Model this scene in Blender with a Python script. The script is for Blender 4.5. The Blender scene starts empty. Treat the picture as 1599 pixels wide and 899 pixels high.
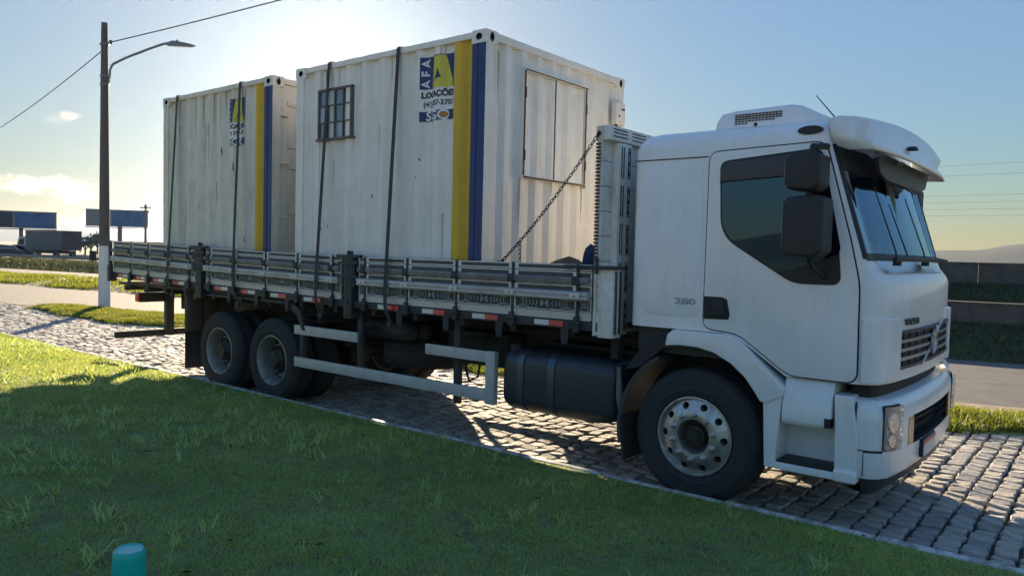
import bpy, bmesh, math, random
import numpy as np
from mathutils import Matrix, Vector
random.seed(7); rng = np.random.default_rng(7)
SC = bpy.context.scene; COL = SC.collection
PI = math.pi
def rad(d): return math.radians(d)

# ------------------------------------------------------------------ camera
CAMF, CX, CY, CZ, YAW, PITCH, ROLL = 1194.6, 1.1574, -5.1926, 1.8461, 0.6779, -0.0451, 0.0242
fwd = Vector((-math.sin(YAW)*math.cos(PITCH), math.cos(YAW)*math.cos(PITCH), math.sin(PITCH)))
rt = Vector((math.cos(YAW), math.sin(YAW), 0)); up = rt.cross(fwd)
rt2 = rt*math.cos(ROLL)+up*math.sin(ROLL); up2 = up*math.cos(ROLL)-rt*math.sin(ROLL)
cd = bpy.data.cameras.new('camera'); cam = bpy.data.objects.new('camera', cd); COL.objects.link(cam)
cam.matrix_world = Matrix(((rt2.x, up2.x, -fwd.x, CX), (rt2.y, up2.y, -fwd.y, CY), (rt2.z, up2.z, -fwd.z, CZ), (0, 0, 0, 1)))
cd.sensor_fit = 'HORIZONTAL'; cd.sensor_width = 36; cd.lens = CAMF/1599*36
cd.clip_start = 0.05; cd.clip_end = 20000
SC.camera = cam

# ------------------------------------------------------------------ sky and sun
SUN_AZ, SUN_EL = rad(142.0), rad(12.6)
w = bpy.data.worlds.new('World'); SC.world = w; w.use_nodes = True
nt = w.node_tree; bg = nt.nodes['Background']
sky = nt.nodes.new('ShaderNodeTexSky'); sky.sky_type = 'NISHITA'; sky.sun_disc = False
sky.sun_elevation = SUN_EL; sky.sun_rotation = PI/2-SUN_AZ
sky.altitude = 0; sky.air_density = 1.0; sky.dust_density = 0.3; sky.ozone_density = 2.0
SKY_STRENGTH = 0.12
bg.inputs['Strength'].default_value = SKY_STRENGTH
# one even tone curve over the whole sky: luminance to the power SKY_G, hue kept
SKY_G, SKY_K = 0.38, 0.153
bw = nt.nodes.new('ShaderNodeRGBToBW'); nt.links.new(sky.outputs[0], bw.inputs[0])
def wmath(op, a, b):
    n = nt.nodes.new('ShaderNodeMath'); n.operation = op
    for i, v in enumerate((a, b)):
        if hasattr(v, 'links'): nt.links.new(v, n.inputs[i])
        else: n.inputs[i].default_value = v
    return n.outputs[0]
gm = nt.nodes.new('ShaderNodeGamma'); gm.inputs['Gamma'].default_value = 1.18; nt.links.new(sky.outputs[0], gm.inputs['Color'])
bw2 = nt.nodes.new('ShaderNodeRGBToBW'); nt.links.new(gm.outputs[0], bw2.inputs[0])
fac = wmath('DIVIDE', wmath('MULTIPLY', wmath('POWER', wmath('MAXIMUM', wmath('MULTIPLY', bw.outputs[0], SKY_STRENGTH), 0.01), SKY_G), SKY_K/SKY_STRENGTH), wmath('MAXIMUM', bw2.outputs[0], 0.001))
sm = nt.nodes.new('ShaderNodeVectorMath'); sm.operation = 'SCALE'; nt.links.new(gm.outputs[0], sm.inputs[0]); nt.links.new(fac, sm.inputs['Scale'])
# small cumulus clouds low round the whole sky
tc = nt.nodes.new('ShaderNodeTexCoord'); nz = nt.nodes.new('ShaderNodeTexNoise'); nz.inputs['Scale'].default_value = 38; nz.inputs['Detail'].default_value = 7; nz.inputs['Roughness'].default_value = 0.62
mpn = nt.nodes.new('ShaderNodeMapping'); mpn.inputs['Scale'].default_value = (1, 1, 1.7); nt.links.new(tc.outputs['Generated'], mpn.inputs[0]); nt.links.new(mpn.outputs[0], nz.inputs['Vector'])
def cloud_dir(px, py):
    v = fwd+rt2*((px-799.5)/CAMF)-up2*((py-449.5)/CAMF); return v.normalized()
CL = [(cloud_dir(40, 287), .030, .95), (cloud_dir(78, 285), .026, .85), (cloud_dir(108, 299), .034, .55), (cloud_dir(140, 304), .030, .35), (cloud_dir(108, 181), .012, .55), (cloud_dir(85, 186), .018, .18)]
for k in range(10):
    a_ = rad(200+k*17+6*math.sin(k*2.3)); e_ = rad(3+2.5*math.sin(k*1.7)**2+2*(k % 3)); CL.append((Vector((math.cos(a_)*math.cos(e_), math.sin(a_)*math.cos(e_), math.sin(e_))), .03+.012*math.sin(k*3.1), .6))
tot = None
for c_, sz, amt in CL:
    df = nt.nodes.new('ShaderNodeVectorMath'); df.operation = 'SUBTRACT'; nt.links.new(tc.outputs['Generated'], df.inputs[0]); df.inputs[1].default_value = c_
    ml = nt.nodes.new('ShaderNodeVectorMath'); ml.operation = 'MULTIPLY'; ml.inputs[1].default_value = (1, 1, 2.3); nt.links.new(df.outputs[0], ml.inputs[0])
    ln = nt.nodes.new('ShaderNodeVectorMath'); ln.operation = 'LENGTH'; nt.links.new(ml.outputs[0], ln.inputs[0])
    d_ = wmath('SUBTRACT', wmath('MULTIPLY', nz.outputs['Fac'], 2.4), wmath('MULTIPLY', ln.outputs['Value'], 1/sz))
    mr_ = nt.nodes.new('ShaderNodeMapRange'); mr_.interpolation_type = 'SMOOTHSTEP'; mr_.inputs['From Min'].default_value = 0.15; mr_.inputs['From Max'].default_value = 0.95; mr_.inputs['To Max'].default_value = amt; nt.links.new(d_, mr_.inputs['Value'])
    tot = mr_.outputs[0] if tot is None else wmath('MAXIMUM', tot, mr_.outputs[0])
cm = nt.nodes.new('ShaderNodeMix'); cm.data_type = 'RGBA'; nt.links.new(tot, cm.inputs['Factor']); nt.links.new(sm.outputs[0], cm.inputs['A']); cm.inputs['B'].default_value = (3.0, 2.6, 2.0, 1)
nt.links.new(cm.outputs['Result'], bg.inputs['Color'])
sd = bpy.data.lights.new('sun', 'SUN'); sd.energy = 4.8; sd.angle = rad(0.55); sd.color = (1.0, 0.80, 0.55)
so = bpy.data.objects.new('sun', sd); COL.objects.link(so)
sdir = Vector((math.cos(SUN_EL)*math.cos(SUN_AZ), math.cos(SUN_EL)*math.sin(SUN_AZ), math.sin(SUN_EL)))
so.rotation_euler = (-sdir).to_track_quat('-Z', 'Y').to_euler(); so.location = (0, 0, 60)
vs = SC.view_settings; vs.view_transform = 'Standard'; vs.look = 'None'; vs.exposure = 1.92; vs.gamma = 1.0; vs.use_curve_mapping = False
SC.render.engine = 'CYCLES'; SC.cycles.use_denoising = True
SC.cycles.max_bounces = 8; SC.cycles.diffuse_bounces = 4; SC.cycles.transparent_max_bounces = 16
SC.cycles.volume_bounces = 0; SC.cycles.sample_clamp_indirect = 6

# ------------------------------------------------------------------ materials
MATS = {}
def mat(name, col, rough=0.6, metal=0.0, spec=0.5, var=0.0, vscale=8.0, bump=0.0, bscale=60.0, dirt=None, coat=0.0, detail=6.0, stretch=None, dscale=1.6, dthr=(0.52, 0.72)):
    """principled with noise colour variation, fine bump and an optional dirt layer (colour, strength)"""
    m = bpy.data.materials.new(name); m.use_nodes = True; t = m.node_tree; L = t.links
    b = t.nodes['Principled BSDF']
    b.inputs['Base Color'].default_value = (*col, 1); b.inputs['Roughness'].default_value = rough
    b.inputs['Metallic'].default_value = metal; b.inputs['Specular IOR Level'].default_value = spec
    if coat: b.inputs['Coat Weight'].default_value = coat; b.inputs['Coat Roughness'].default_value = 0.08
    co = t.nodes.new('ShaderNodeTexCoord'); vec = co.outputs['Object']
    if stretch:
        mp = t.nodes.new('ShaderNodeMapping'); mp.inputs['Scale'].default_value = stretch; L.new(vec, mp.inputs['Vector']); vec = mp.outputs[0]
    last = None
    if var:
        n = t.nodes.new('ShaderNodeTexNoise'); n.inputs['Scale'].default_value = vscale; n.inputs['Detail'].default_value = detail; n.inputs['Roughness'].default_value = 0.65
        L.new(vec, n.inputs['Vector'])
        r = t.nodes.new('ShaderNodeMapRange'); r.inputs['From Min'].default_value = 0.3; r.inputs['From Max'].default_value = 0.7
        r.inputs['To Min'].default_value = 1-var; r.inputs['To Max'].default_value = 1+var; L.new(n.outputs['Fac'], r.inputs['Value'])
        mx = t.nodes.new('ShaderNodeMix'); mx.data_type = 'RGBA'; mx.blend_type = 'MULTIPLY'; mx.inputs['Factor'].default_value = 1
        mx.inputs['A'].default_value = (*col, 1); L.new(r.outputs[0], mx.inputs['B']); last = mx.outputs['Result']
        rr = t.nodes.new('ShaderNodeMapRange'); rr.inputs['To Min'].default_value = max(0.02, rough-0.12); rr.inputs['To Max'].default_value = min(1, rough+0.15)
        L.new(n.outputs['Fac'], rr.inputs['Value']); L.new(rr.outputs[0], b.inputs['Roughness'])
    if dirt:
        n = t.nodes.new('ShaderNodeTexNoise'); n.inputs['Scale'].default_value = dscale; n.inputs['Detail'].default_value = 9; n.inputs['Roughness'].default_value = 0.7
        mp = t.nodes.new('ShaderNodeMapping'); mp.inputs['Scale'].default_value = (3.5, 3.5, 0.7); L.new(co.outputs['Object'], mp.inputs['Vector']); L.new(mp.outputs[0], n.inputs['Vector'])
        r = t.nodes.new('ShaderNodeMapRange'); r.inputs['From Min'].default_value = dthr[0]; r.inputs['From Max'].default_value = dthr[1]; r.inputs['To Max'].default_value = dirt[1]
        L.new(n.outputs['Fac'], r.inputs['Value'])
        mx = t.nodes.new('ShaderNodeMix'); mx.data_type = 'RGBA'; mx.inputs['B'].default_value = (*dirt[0], 1)
        if last: L.new(last, mx.inputs['A'])
        else: mx.inputs['A'].default_value = (*col, 1)
        L.new(r.outputs[0], mx.inputs['Factor']); last = mx.outputs['Result']
    if last: L.new(last, b.inputs['Base Color'])
    if bump:
        n = t.nodes.new('ShaderNodeTexNoise'); n.inputs['Scale'].default_value = bscale; n.inputs['Detail'].default_value = 8; L.new(co.outputs['Object'], n.inputs['Vector'])
        bp = t.nodes.new('ShaderNodeBump'); bp.inputs['Strength'].default_value = bump; bp.inputs['Distance'].default_value = 0.02
        L.new(n.outputs['Fac'], bp.inputs['Height']); L.new(bp.outputs[0], b.inputs['Normal'])
    MATS[name] = m; return m
def grass_mat(name, col, col2, trans=0.5):
    m = bpy.data.materials.new(name); m.use_nodes = True; t = m.node_tree; L = t.links; t.nodes.remove(t.nodes['Principled BSDF'])
    out = t.nodes['Material Output']; g = t.nodes.new('ShaderNodeNewGeometry')
    co = t.nodes.new('ShaderNodeTexCoord'); n = t.nodes.new('ShaderNodeTexNoise'); n.inputs['Scale'].default_value = 1.1; n.inputs['Detail'].default_value = 6; n.inputs['Roughness'].default_value = 0.7; L.new(co.outputs['Object'], n.inputs['Vector'])
    a = t.nodes.new('ShaderNodeMath'); a.operation = 'MULTIPLY_ADD'; a.inputs[1].default_value = 0.6; L.new(g.outputs['Random Per Island'], a.inputs[0])
    a2 = t.nodes.new('ShaderNodeMath'); a2.operation = 'MULTIPLY_ADD'; a2.inputs[1].default_value = 2.2; a2.inputs[2].default_value = -0.85; L.new(n.outputs['Fac'], a2.inputs[0]); L.new(a2.outputs[0], a.inputs[2])
    cr = t.nodes.new('ShaderNodeValToRGB'); cr.color_ramp.elements[0].color = (*col, 1); cr.color_ramp.elements[1].color = (*col2, 1)
    e = cr.color_ramp.elements.new(0.97); e.color = (*[c*1.02 for c in col2], 1)
    L.new(a.outputs[0], cr.inputs[0])
    d = t.nodes.new('ShaderNodeBsdfDiffuse'); tr = t.nodes.new('ShaderNodeBsdfTranslucent'); gl = t.nodes.new('ShaderNodeBsdfGlossy'); gl.inputs['Roughness'].default_value = 0.45
    hs = t.nodes.new('ShaderNodeHueSaturation'); hs.inputs['Hue'].default_value = 0.462; hs.inputs['Saturation'].default_value = 1.1; hs.inputs['Value'].default_value = 1.25
    L.new(cr.outputs[0], d.inputs[0]); L.new(cr.outputs[0], hs.inputs['Color']); L.new(hs.outputs[0], tr.inputs[0])
    m1 = t.nodes.new('ShaderNodeMixShader'); m1.inputs[0].default_value = trans; L.new(d.outputs[0], m1.inputs[1]); L.new(tr.outputs[0], m1.inputs[2])
    m2 = t.nodes.new('ShaderNodeMixShader'); m2.inputs[0].default_value = 0.06; L.new(m1.outputs[0], m2.inputs[1]); L.new(gl.outputs[0], m2.inputs[2]); L.new(m2.outputs[0], out.inputs[0])
    MATS[name] = m; return m
def glass_mat(name, tint, ior=1.6, base=0.06, body=None, gl=(0.92, 0.97, 1)):
    """thin tinted glass: fresnel mirror over a tinted see-through (or dark solid) body"""
    m = bpy.data.materials.new(name); m.use_nodes = True; t = m.node_tree; L = t.links; t.nodes.remove(t.nodes['Principled BSDF'])
    out = t.nodes['Material Output']
    if body is None:
        b = t.nodes.new('ShaderNodeBsdfTransparent'); b.inputs[0].default_value = (*tint, 1)
    else:
        b = t.nodes.new('ShaderNodeBsdfDiffuse'); b.inputs[0].default_value = (*body, 1)
    g = t.nodes.new('ShaderNodeBsdfGlossy'); g.inputs['Roughness'].default_value = 0.02; g.inputs[0].default_value = (*gl, 1)
    f = t.nodes.new('ShaderNodeLayerWeight'); f.inputs['Blend'].default_value = 0.5
    pw = t.nodes.new('ShaderNodeMath'); pw.operation = 'POWER'; pw.inputs[1].default_value = 4.5; L.new(f.outputs['Facing'], pw.inputs[0])
    f0 = base+((ior-1)/(ior+1))**2; a = t.nodes.new('ShaderNodeMath'); a.operation = 'MULTIPLY_ADD'; a.inputs[1].default_value = 1-f0; a.inputs[2].default_value = f0; L.new(pw.outputs[0], a.inputs[0])
    mx = t.nodes.new('ShaderNodeMixShader'); L.new(a.outputs[0], mx.inputs[0]); L.new(b.outputs[0], mx.inputs[1]); L.new(g.outputs[0], mx.inputs[2]); L.new(mx.outputs[0], out.inputs[0])
    MATS[name] = m; return m

mat('cab_white', (0.82, 0.82, 0.82), 0.32, spec=0.5, var=0.03, vscale=3, coat=0.35, dirt=((0.46, 0.42, 0.36), 0.24), dscale=2.6, dthr=(.46, .75))
mat('cab_seam', (0.02, 0.02, 0.022), 0.7)
mat('black_plastic', (0.018, 0.019, 0.022), 0.55, var=0.15, vscale=40, bump=0.05, bscale=400)
mat('grey_plastic', (0.05, 0.052, 0.058), 0.5, var=0.1)
mat('dark_steel', (0.035, 0.037, 0.042), 0.6, var=0.3, vscale=12, dirt=((0.10, 0.075, 0.055), 0.5))
mat('chassis_black', (0.022, 0.022, 0.024), 0.7, var=0.3, vscale=9, dirt=((0.06, 0.05, 0.04), 0.5))
mat('rubber', (0.034, 0.034, 0.036), 0.85, var=0.2, vscale=30, dirt=((0.06, 0.055, 0.05), 0.45), dscale=4)
mat('rim_alu', (0.52, 0.50, 0.48), 0.38, metal=0.85, var=0.18, vscale=14, dirt=((0.20, 0.15, 0.10), 0.7), dscale=5)
mat('rim_steel', (0.36, 0.33, 0.31), 0.5, metal=0.5, var=0.2, vscale=14, dirt=((0.12, 0.085, 0.06), 0.8), dscale=5)
mat('hub_dark', (0.05, 0.045, 0.04), 0.6, metal=0.4, var=0.3)
mat('alu_rail', (0.56, 0.56, 0.55), 0.40, metal=0.35, var=0.12, vscale=20, dirt=((0.22, 0.21, 0.2), 0.5), stretch=(1, 8, 8))
mat('rail_dark', (0.20, 0.205, 0.215), 0.5, metal=0.2, var=0.3, vscale=16, dirt=((0.42, 0.42, 0.41), 0.6), dscale=5)
mat('rail_grey', (0.42, 0.43, 0.45), 0.42, metal=0.3, var=0.15, vscale=16, dirt=((0.20, 0.19, 0.18), 0.5), dscale=4)
mat('board_white', (0.72, 0.70, 0.65), 0.5, var=0.12, vscale=14, dirt=((0.20, 0.17, 0.14), 0.6))
mat('board_panel', (0.085, 0.088, 0.095), 0.55, var=0.35, vscale=26, dirt=((0.20, 0.20, 0.195), 0.5), dscale=9)
mat('board_dark', (0.045, 0.047, 0.052), 0.6, var=0.35, vscale=30, dirt=((0.14, 0.14, 0.14), 0.5), dscale=9)
mat('ornament', (0.26, 0.27, 0.28), 0.6, var=0.3, vscale=40)
mat('guard_grey', (0.50, 0.50, 0.48), 0.5, metal=0.2, var=0.1, vscale=10, dirt=((0.28, 0.25, 0.21), 0.5))
mat('tank_plastic', (0.034, 0.040, 0.050), 0.38, var=0.15, vscale=6, bump=0.03, bscale=150)
mat('tank_strap', (0.09, 0.12, 0.15), 0.32, metal=0.6)
mat('reflector_red', (0.62, 0.02, 0.035), 0.3, coat=0.5); mat('reflector_white', (0.68, 0.68, 0.62), 0.35, var=0.15, vscale=60)
mat('rust_run', (0.40, 0.31, 0.21), 0.7, var=0.3, vscale=14)
mat('rust_pale', (0.56, 0.49, 0.40), 0.65, var=0.25, vscale=14)
mat('window_steel', (0.14, 0.125, 0.12), 0.7, var=0.3, vscale=30, dirt=((0.10, 0.05, 0.03), 0.6), dscale=8)
mat('rust', (0.10, 0.045, 0.025), 0.85, var=0.4, vscale=40)
mat('cont_white', (0.80, 0.77, 0.715), 0.5, var=0.06, vscale=5, dirt=((0.42, 0.33, 0.22), 0.30), dscale=2.0, dthr=(.50, .74))
mat('cont_cream', (0.70, 0.66, 0.57), 0.55, var=0.08, vscale=5, dirt=((0.32, 0.24, 0.15), 0.45), dscale=2.0, dthr=(.48, .74))
mat('cont_yellow', (0.68, 0.42, 0.025), 0.5, var=0.08, vscale=7, dirt=((0.25, 0.17, 0.05), 0.4))
mat('cont_blue', (0.012, 0.035, 0.15), 0.45, var=0.12, vscale=7, dirt=((0.06, 0.07, 0.12), 0.4))
mat('sign_blue', (0.014, 0.035, 0.13), 0.4); mat('sign_yellow', (0.62, 0.55, 0.06), 0.45); mat('sign_white', (0.78, 0.78, 0.78), 0.45); mat('sign_black', (0.02, 0.02, 0.025), 0.5); mat('sign_orange', (0.5, 0.2, 0.03), 0.45)
mat('strap_grey', (0.055, 0.056, 0.06), 0.85, var=0.15, vscale=120)
mat('wood_dark', (0.10, 0.075, 0.055), 0.8, var=0.4, vscale=10, stretch=(12, 12, 1.2))
mat('chain_steel', (0.045, 0.042, 0.04), 0.55, metal=0.6, var=0.3)
mat('chrome', (0.75, 0.76, 0.78), 0.22, metal=1.0); mat('silver', (0.55, 0.56, 0.58), 0.3, metal=0.8)
mat('badge', (0.42, 0.43, 0.44), 0.4, metal=0.3)
mat('amber', (0.35, 0.17, 0.03), 0.25, coat=0.6); mat('lamp_red', (0.55, 0.02, 0.02), 0.25, coat=0.6)
mat('lamp_grey', (0.26, 0.265, 0.27), 0.25, coat=0.8)
mat('plate', (0.55, 0.55, 0.56), 0.4); mat('plate_red', (0.35, 0.05, 0.05), 0.4)
mat('cloth_green', (0.05, 0.25, 0.13), 0.9, var=0.3, vscale=30); mat('cloth_brown', (0.12, 0.09, 0.06), 0.9, var=0.5, vscale=60); mat('cloth_blue', (0.012, 0.03, 0.085), 0.9, var=0.3, vscale=12, bump=0.4, bscale=14)
mat('tarp', (0.15, 0.11, 0.065), 0.9, var=0.3, vscale=8, bump=0.5, bscale=12); mat('orange', (0.8, 0.18, 0.03), 0.5)
mat('dash', (0.05, 0.05, 0.055), 0.8)
glass_mat('windscreen_glass', (0.45, 0.52, 0.55), 1.6, 0.10, gl=(.50, .74, 1))
glass_mat('side_glass', (0, 0, 0), 1.6, 0.09, body=(0.004, 0.006, 0.009), gl=(.40, .66, 1))
glass_mat('pane_glass', (0, 0, 0), 1.5, 0.10, body=(0.12, 0.14, 0.165)); glass_mat('pane_pale', (0, 0, 0), 1.5, 0.12, body=(0.30, 0.32, 0.34))
glass_mat('lamp_glass', (0.75, 0.77, 0.8), 1.5, 0.03)
mat('stone', (0.36, 0.34, 0.31), 0.75, var=0.3, vscale=9, bump=0.5, bscale=45)
mat('stone_b', (0.28, 0.27, 0.255), 0.78, var=0.35, vscale=11, bump=0.5, bscale=45)
mat('stone_c', (0.42, 0.38, 0.325), 0.75, var=0.28, vscale=8, bump=0.5, bscale=40)
mat('joint', (0.05, 0.045, 0.038), 0.95, var=0.4, vscale=20, bump=0.6, bscale=60)
mat('yard_far', (0.27, 0.255, 0.235), 0.85, var=0.45, vscale=5.5, bump=0.9, bscale=7)
mat('kerb_paint', (0.66, 0.66, 0.66), 0.7, var=0.2, vscale=12, dirt=((0.22, 0.21, 0.17), 0.85), dscale=4, dthr=(.42, .6))
mat('asphalt', (0.115, 0.112, 0.11), 0.85, var=0.22, vscale=2.2, bump=0.5, bscale=70, dirt=((0.20, 0.185, 0.165), 0.5))
mat('asphalt_dark', (0.10, 0.10, 0.10), 0.85, var=0.2, vscale=1.5, bump=0.4, bscale=60)
mat('bounce_forecourt', (0.52, 0.49, 0.44), 0.85, var=0.12, vscale=0.8)  # pale tone for the added bounce paving
mat('dirt_strip', (0.30, 0.235, 0.17), 0.95, var=0.3, vscale=5, bump=0.7, bscale=30)
mat('soil', (0.13, 0.165, 0.06), 0.95, var=0.4, vscale=6, bump=0.8, bscale=40)
mat('field', (0.06, 0.085, 0.03), 0.95, var=0.4, vscale=1.2, bump=0.8, bscale=9)
mat('hill', (0.022, 0.034, 0.032), 0.95, var=0.3, vscale=0.02)
mat('concrete_dark', (0.10, 0.095, 0.09), 0.9, var=0.25, vscale=2.5, bump=0.3, bscale=20, dirt=((0.05, 0.047, 0.045), 0.6))
mat('pole_concrete', (0.115, 0.10, 0.09), 0.85, var=0.15, vscale=5, stretch=(4, 4, 0.6)); mat('pole_white', (0.66, 0.66, 0.68), 0.7, var=0.08, vscale=6, dirt=((0.35, 0.30, 0.24), 0.4))
mat('galv', (0.22, 0.23, 0.24), 0.45, metal=0.6); mat('cable', (0.02, 0.02, 0.022), 0.7)
mat('far_grey', (0.16, 0.15, 0.145), 0.7, var=0.1); mat('far_brown', (0.07, 0.055, 0.055), 0.7, var=0.15); mat('far_white', (0.5, 0.5, 0.5), 0.4); mat('far_dark', (0.03, 0.03, 0.035), 0.5)
mat('bill_grey', (0.20, 0.20, 0.21), 0.6, var=0.1); mat('bill_blue', (0.05, 0.12, 0.25), 0.5, var=0.4, vscale=0.5); mat('bill_dark', (0.05, 0.05, 0.06), 0.6, var=0.3, vscale=0.6)
mat('bottle_teal', (0.0, 0.46, 0.37), 0.35, var=0.06, vscale=9); mat('bottle_top', (0.04, 0.46, 0.42), 0.22)
mat('dry_leaf', (0.16, 0.10, 0.05), 0.85, var=0.5, vscale=3)
mat('leaf_far', (0.11, 0.125, 0.085), 0.9)
grass_mat('grass', (0.17, 0.31, 0.055), (0.40, 0.53, 0.13), 0.5)
grass_mat('grass_tuft', (0.28, 0.42, 0.13), (0.46, 0.58, 0.22), 0.5)
grass_mat('grass_verge', (0.08, 0.13, 0.018), (0.17, 0.22, 0.04), 0.6)
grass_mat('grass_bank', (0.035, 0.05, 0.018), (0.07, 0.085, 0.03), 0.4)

# ------------------------------------------------------------------ mesh helpers
class MB:
    def __init__(s): s.v = []; s.f = []; s.m = []
    def add(s, V, F, mi=0):
        o = len(s.v); s.v += [tuple(p) for p in V]; s.f += [tuple(i+o for i in f) for f in F]; s.m += [mi]*len(F); return s
    def box(s, x0, x1, y0, y1, z0, z1, mi=0):
        V = [(x0,y0,z0),(x1,y0,z0),(x1,y1,z0),(x0,y1,z0),(x0,y0,z1),(x1,y0,z1),(x1,y1,z1),(x0,y1,z1)]
        return s.add(V, [(0,3,2,1),(4,5,6,7),(0,1,5,4),(1,2,6,5),(2,3,7,6),(3,0,4,7)], mi)
    def prism(s, poly, axis, a0, a1, mi=0):
        n = len(poly); e = {'x': lambda p, a: (a, p[0], p[1]), 'y': lambda p, a: (p[0], a, p[1]), 'z': lambda p, a: (p[0], p[1], a)}[axis]
        V = [e(p, a0) for p in poly]+[e(p, a1) for p in poly]
        F = [tuple(range(n)), tuple(range(2*n-1, n-1, -1))]+[(i, i+n, (i+1) % n+n, (i+1) % n) for i in range(n)]
        return s.add(V, F, mi)
    def tube(s, path, r, n=8, mi=0, closed=False):
        P = [Vector(p) for p in path]; k = len(P); rs = r if isinstance(r, (list, tuple)) else [r]*k; V = []; F = []; ref = None
        for i, p in enumerate(P):
            if closed: d = P[(i+1) % k]-P[i-1]
            else: d = P[min(i+1, k-1)]-P[max(i-1, 0)]
            d.normalize()
            if ref is None: ref = Vector((0,0,1)) if abs(d.z) < .9 else Vector((1,0,0))
            a = d.cross(ref)
            if a.length < 1e-5: a = d.orthogonal()
            a.normalize(); b = d.cross(a).normalized(); ref = a.cross(d)
            for j in range(n):
                t = 2*PI*j/n; V.append(p+a*(rs[i]*math.cos(t))+b*(rs[i]*math.sin(t)))
        for i in range(k if closed else k-1):
            for j in range(n):
                i2 = (i+1) % k; F.append((i*n+j, i*n+(j+1) % n, i2*n+(j+1) % n, i2*n+j))
        if not closed: F += [tuple(range(n-1, -1, -1)), tuple((k-1)*n+j for j in range(n))]
        return s.add(V, F, mi)
    def lathe(s, prof, c, axis='y', n=32, mi=0, closed=False, sgn=1):
        """prof: (radius, offset along axis)"""
        V = []; F = []; k = len(prof)
        for r, a in prof:
            for j in range(n):
                t = 2*PI*j/n; u, w_ = r*math.cos(t), r*math.sin(t)
                V.append({'y': (c[0]+u, c[1]+sgn*a, c[2]+w_), 'z': (c[0]+u, c[1]+w_, c[2]+a), 'x': (c[0]+sgn*a, c[1]+u, c[2]+w_)}[axis])
        for i in range(k if closed else k-1):
            i2 = (i+1) % k
            for j in range(n): F.append((i*n+j, i*n+(j+1) % n, i2*n+(j+1) % n, i2*n+j))
        return s.add(V, F, mi)
    def grid(s, P, mi=0, skip=None):
        a, b = len(P), len(P[0]); V = [p for row in P for p in row]; F = []
        for i in range(a-1):
            for j in range(b-1):
                if skip and skip(i, j): continue
                F.append((i*b+j, i*b+j+1, (i+1)*b+j+1, (i+1)*b+j))
        return s.add(V, F, mi)
    def mesh(s, name, mats, smooth=None, bevel=0, seg=2):
        me = bpy.data.meshes.new(name); me.from_pydata(s.v, [], s.f)
        for m in (mats if isinstance(mats, (list, tuple)) else [mats]): me.materials.append(MATS[m])
        me.polygons.foreach_set('material_index', s.m)
        bm = bmesh.new(); bm.from_mesh(me)
        bmesh.ops.recalc_face_normals(bm, faces=bm.faces)
        if bevel:
            ed = [e for e in bm.edges if len(e.link_faces) == 2 and e.calc_face_angle(0) > 0.5]
            if ed: bmesh.ops.bevel(bm, geom=ed, offset=bevel, segments=seg, affect='EDGES', profile=0.6, clamp_overlap=True)
        bm.to_mesh(me); bm.free()
        if smooth is not None or bevel:
            me.polygons.foreach_set('use_smooth', [True]*len(me.polygons)); me.set_sharp_from_angle(angle=rad(smooth if smooth else 40))
        me.update(); return me
    def build(s, name, mats, parent=None, smooth=None, bevel=0, seg=2): return link(name, s.mesh(name, mats, smooth, bevel, seg), parent)
def wloc(o):
    p = Vector((0, 0, 0))
    while o: p += Vector(o.location); o = o.parent
    return p
def link(name, data, parent=None):
    o = bpy.data.objects.new(name, data); COL.objects.link(o)
    if parent: o.parent = parent; o.location = -wloc(parent)
    return o
def empty(name, loc):
    o = bpy.data.objects.new(name, None); COL.objects.link(o); o.location = loc; o.empty_display_size = 0.3; return o
def tag(o, label=None, cat=None, group=None, kind=None):
    if label: o['label'] = label
    if cat: o['category'] = cat
    if group: o['group'] = group
    if kind: o['kind'] = kind
    return o
def struct(o): o['kind'] = 'structure'; return o
def box(name, m, parent, *a, bevel=0.0): return MB().box(*a).build(name, m, parent, bevel=bevel)
def text_mesh(body, size, bold=0.0):
    c = bpy.data.curves.new('txt', 'FONT'); c.body = body; c.size = size; c.align_x = 'CENTER'; c.align_y = 'CENTER'; c.resolution_u = 3; c.offset = bold
    o = bpy.data.objects.new('txt', c); COL.objects.link(o); bpy.context.view_layer.update()
    me = bpy.data.meshes.new_from_object(o.evaluated_get(bpy.context.evaluated_depsgraph_get()))
    bpy.data.objects.remove(o); bpy.data.curves.remove(c); return me
def sstep(a, b, x):
    t = min(1, max(0, (x-a)/(b-a))); return t*t*(3-2*t)

# ------------------------------------------------------------------ the setting: ground, roads, yard, lawn
SK = 0.14                                   # the roads run slightly askew to the kerb
def gz(x, v):
    R = sstep(-30, -17, x)
    zr = 0.58*sstep(12.2, 14.9, v) if v < 14.9 else (0.70+0.62*sstep(14.9, 19.9, v))
    zl = 0.0
    if 12.2 < v < 17.4: zl = 0.16*math.sin(PI*(v-12.2)/5.2)*(1+0.5*math.sin(x*0.9+1.3*math.sin(x*0.37))*math.sin(v*1.3))
    elif v >= 21.5: zl = 0.55*sstep(21.8, 25.5, v)-0.55*sstep(26, 31, v)
    return -0.05+R*zr+(1-R)*zl
def lawn_z(x, y): return 0.118+0.34*(1-math.exp(-max(0, -y-0.1)/1.8))
VERGE_N = [(-60, 0.5), (-22.0, 2.95), (-21.0, 2.75), (-17.5, 2.72), (-15.2, 3.3), (-7.2, 3.52), (-0.3, 4.42), (0.4, 4.7), (8, 5.9), (25, 8.2)]   # yard / verge edge
VERGE_F = [(-60, -1.4), (-22.9, 3.95), (-17.8, 4.85), (-8, 5.1), (-0.6, 5.78), (0.24, 6.0), (8, 7.2), (25, 9.6)]
def pl(P, x): return float(np.interp(x, [p[0] for p in P], [p[1] for p in P]))
xs = np.array([-4100,-1500,-700,-350,-200,-130,-90]+list(np.arange(-70, 14.1, 1.0))+[18, 24, 35, 60, 120, 300, 800, 1800, 4100.])
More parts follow.
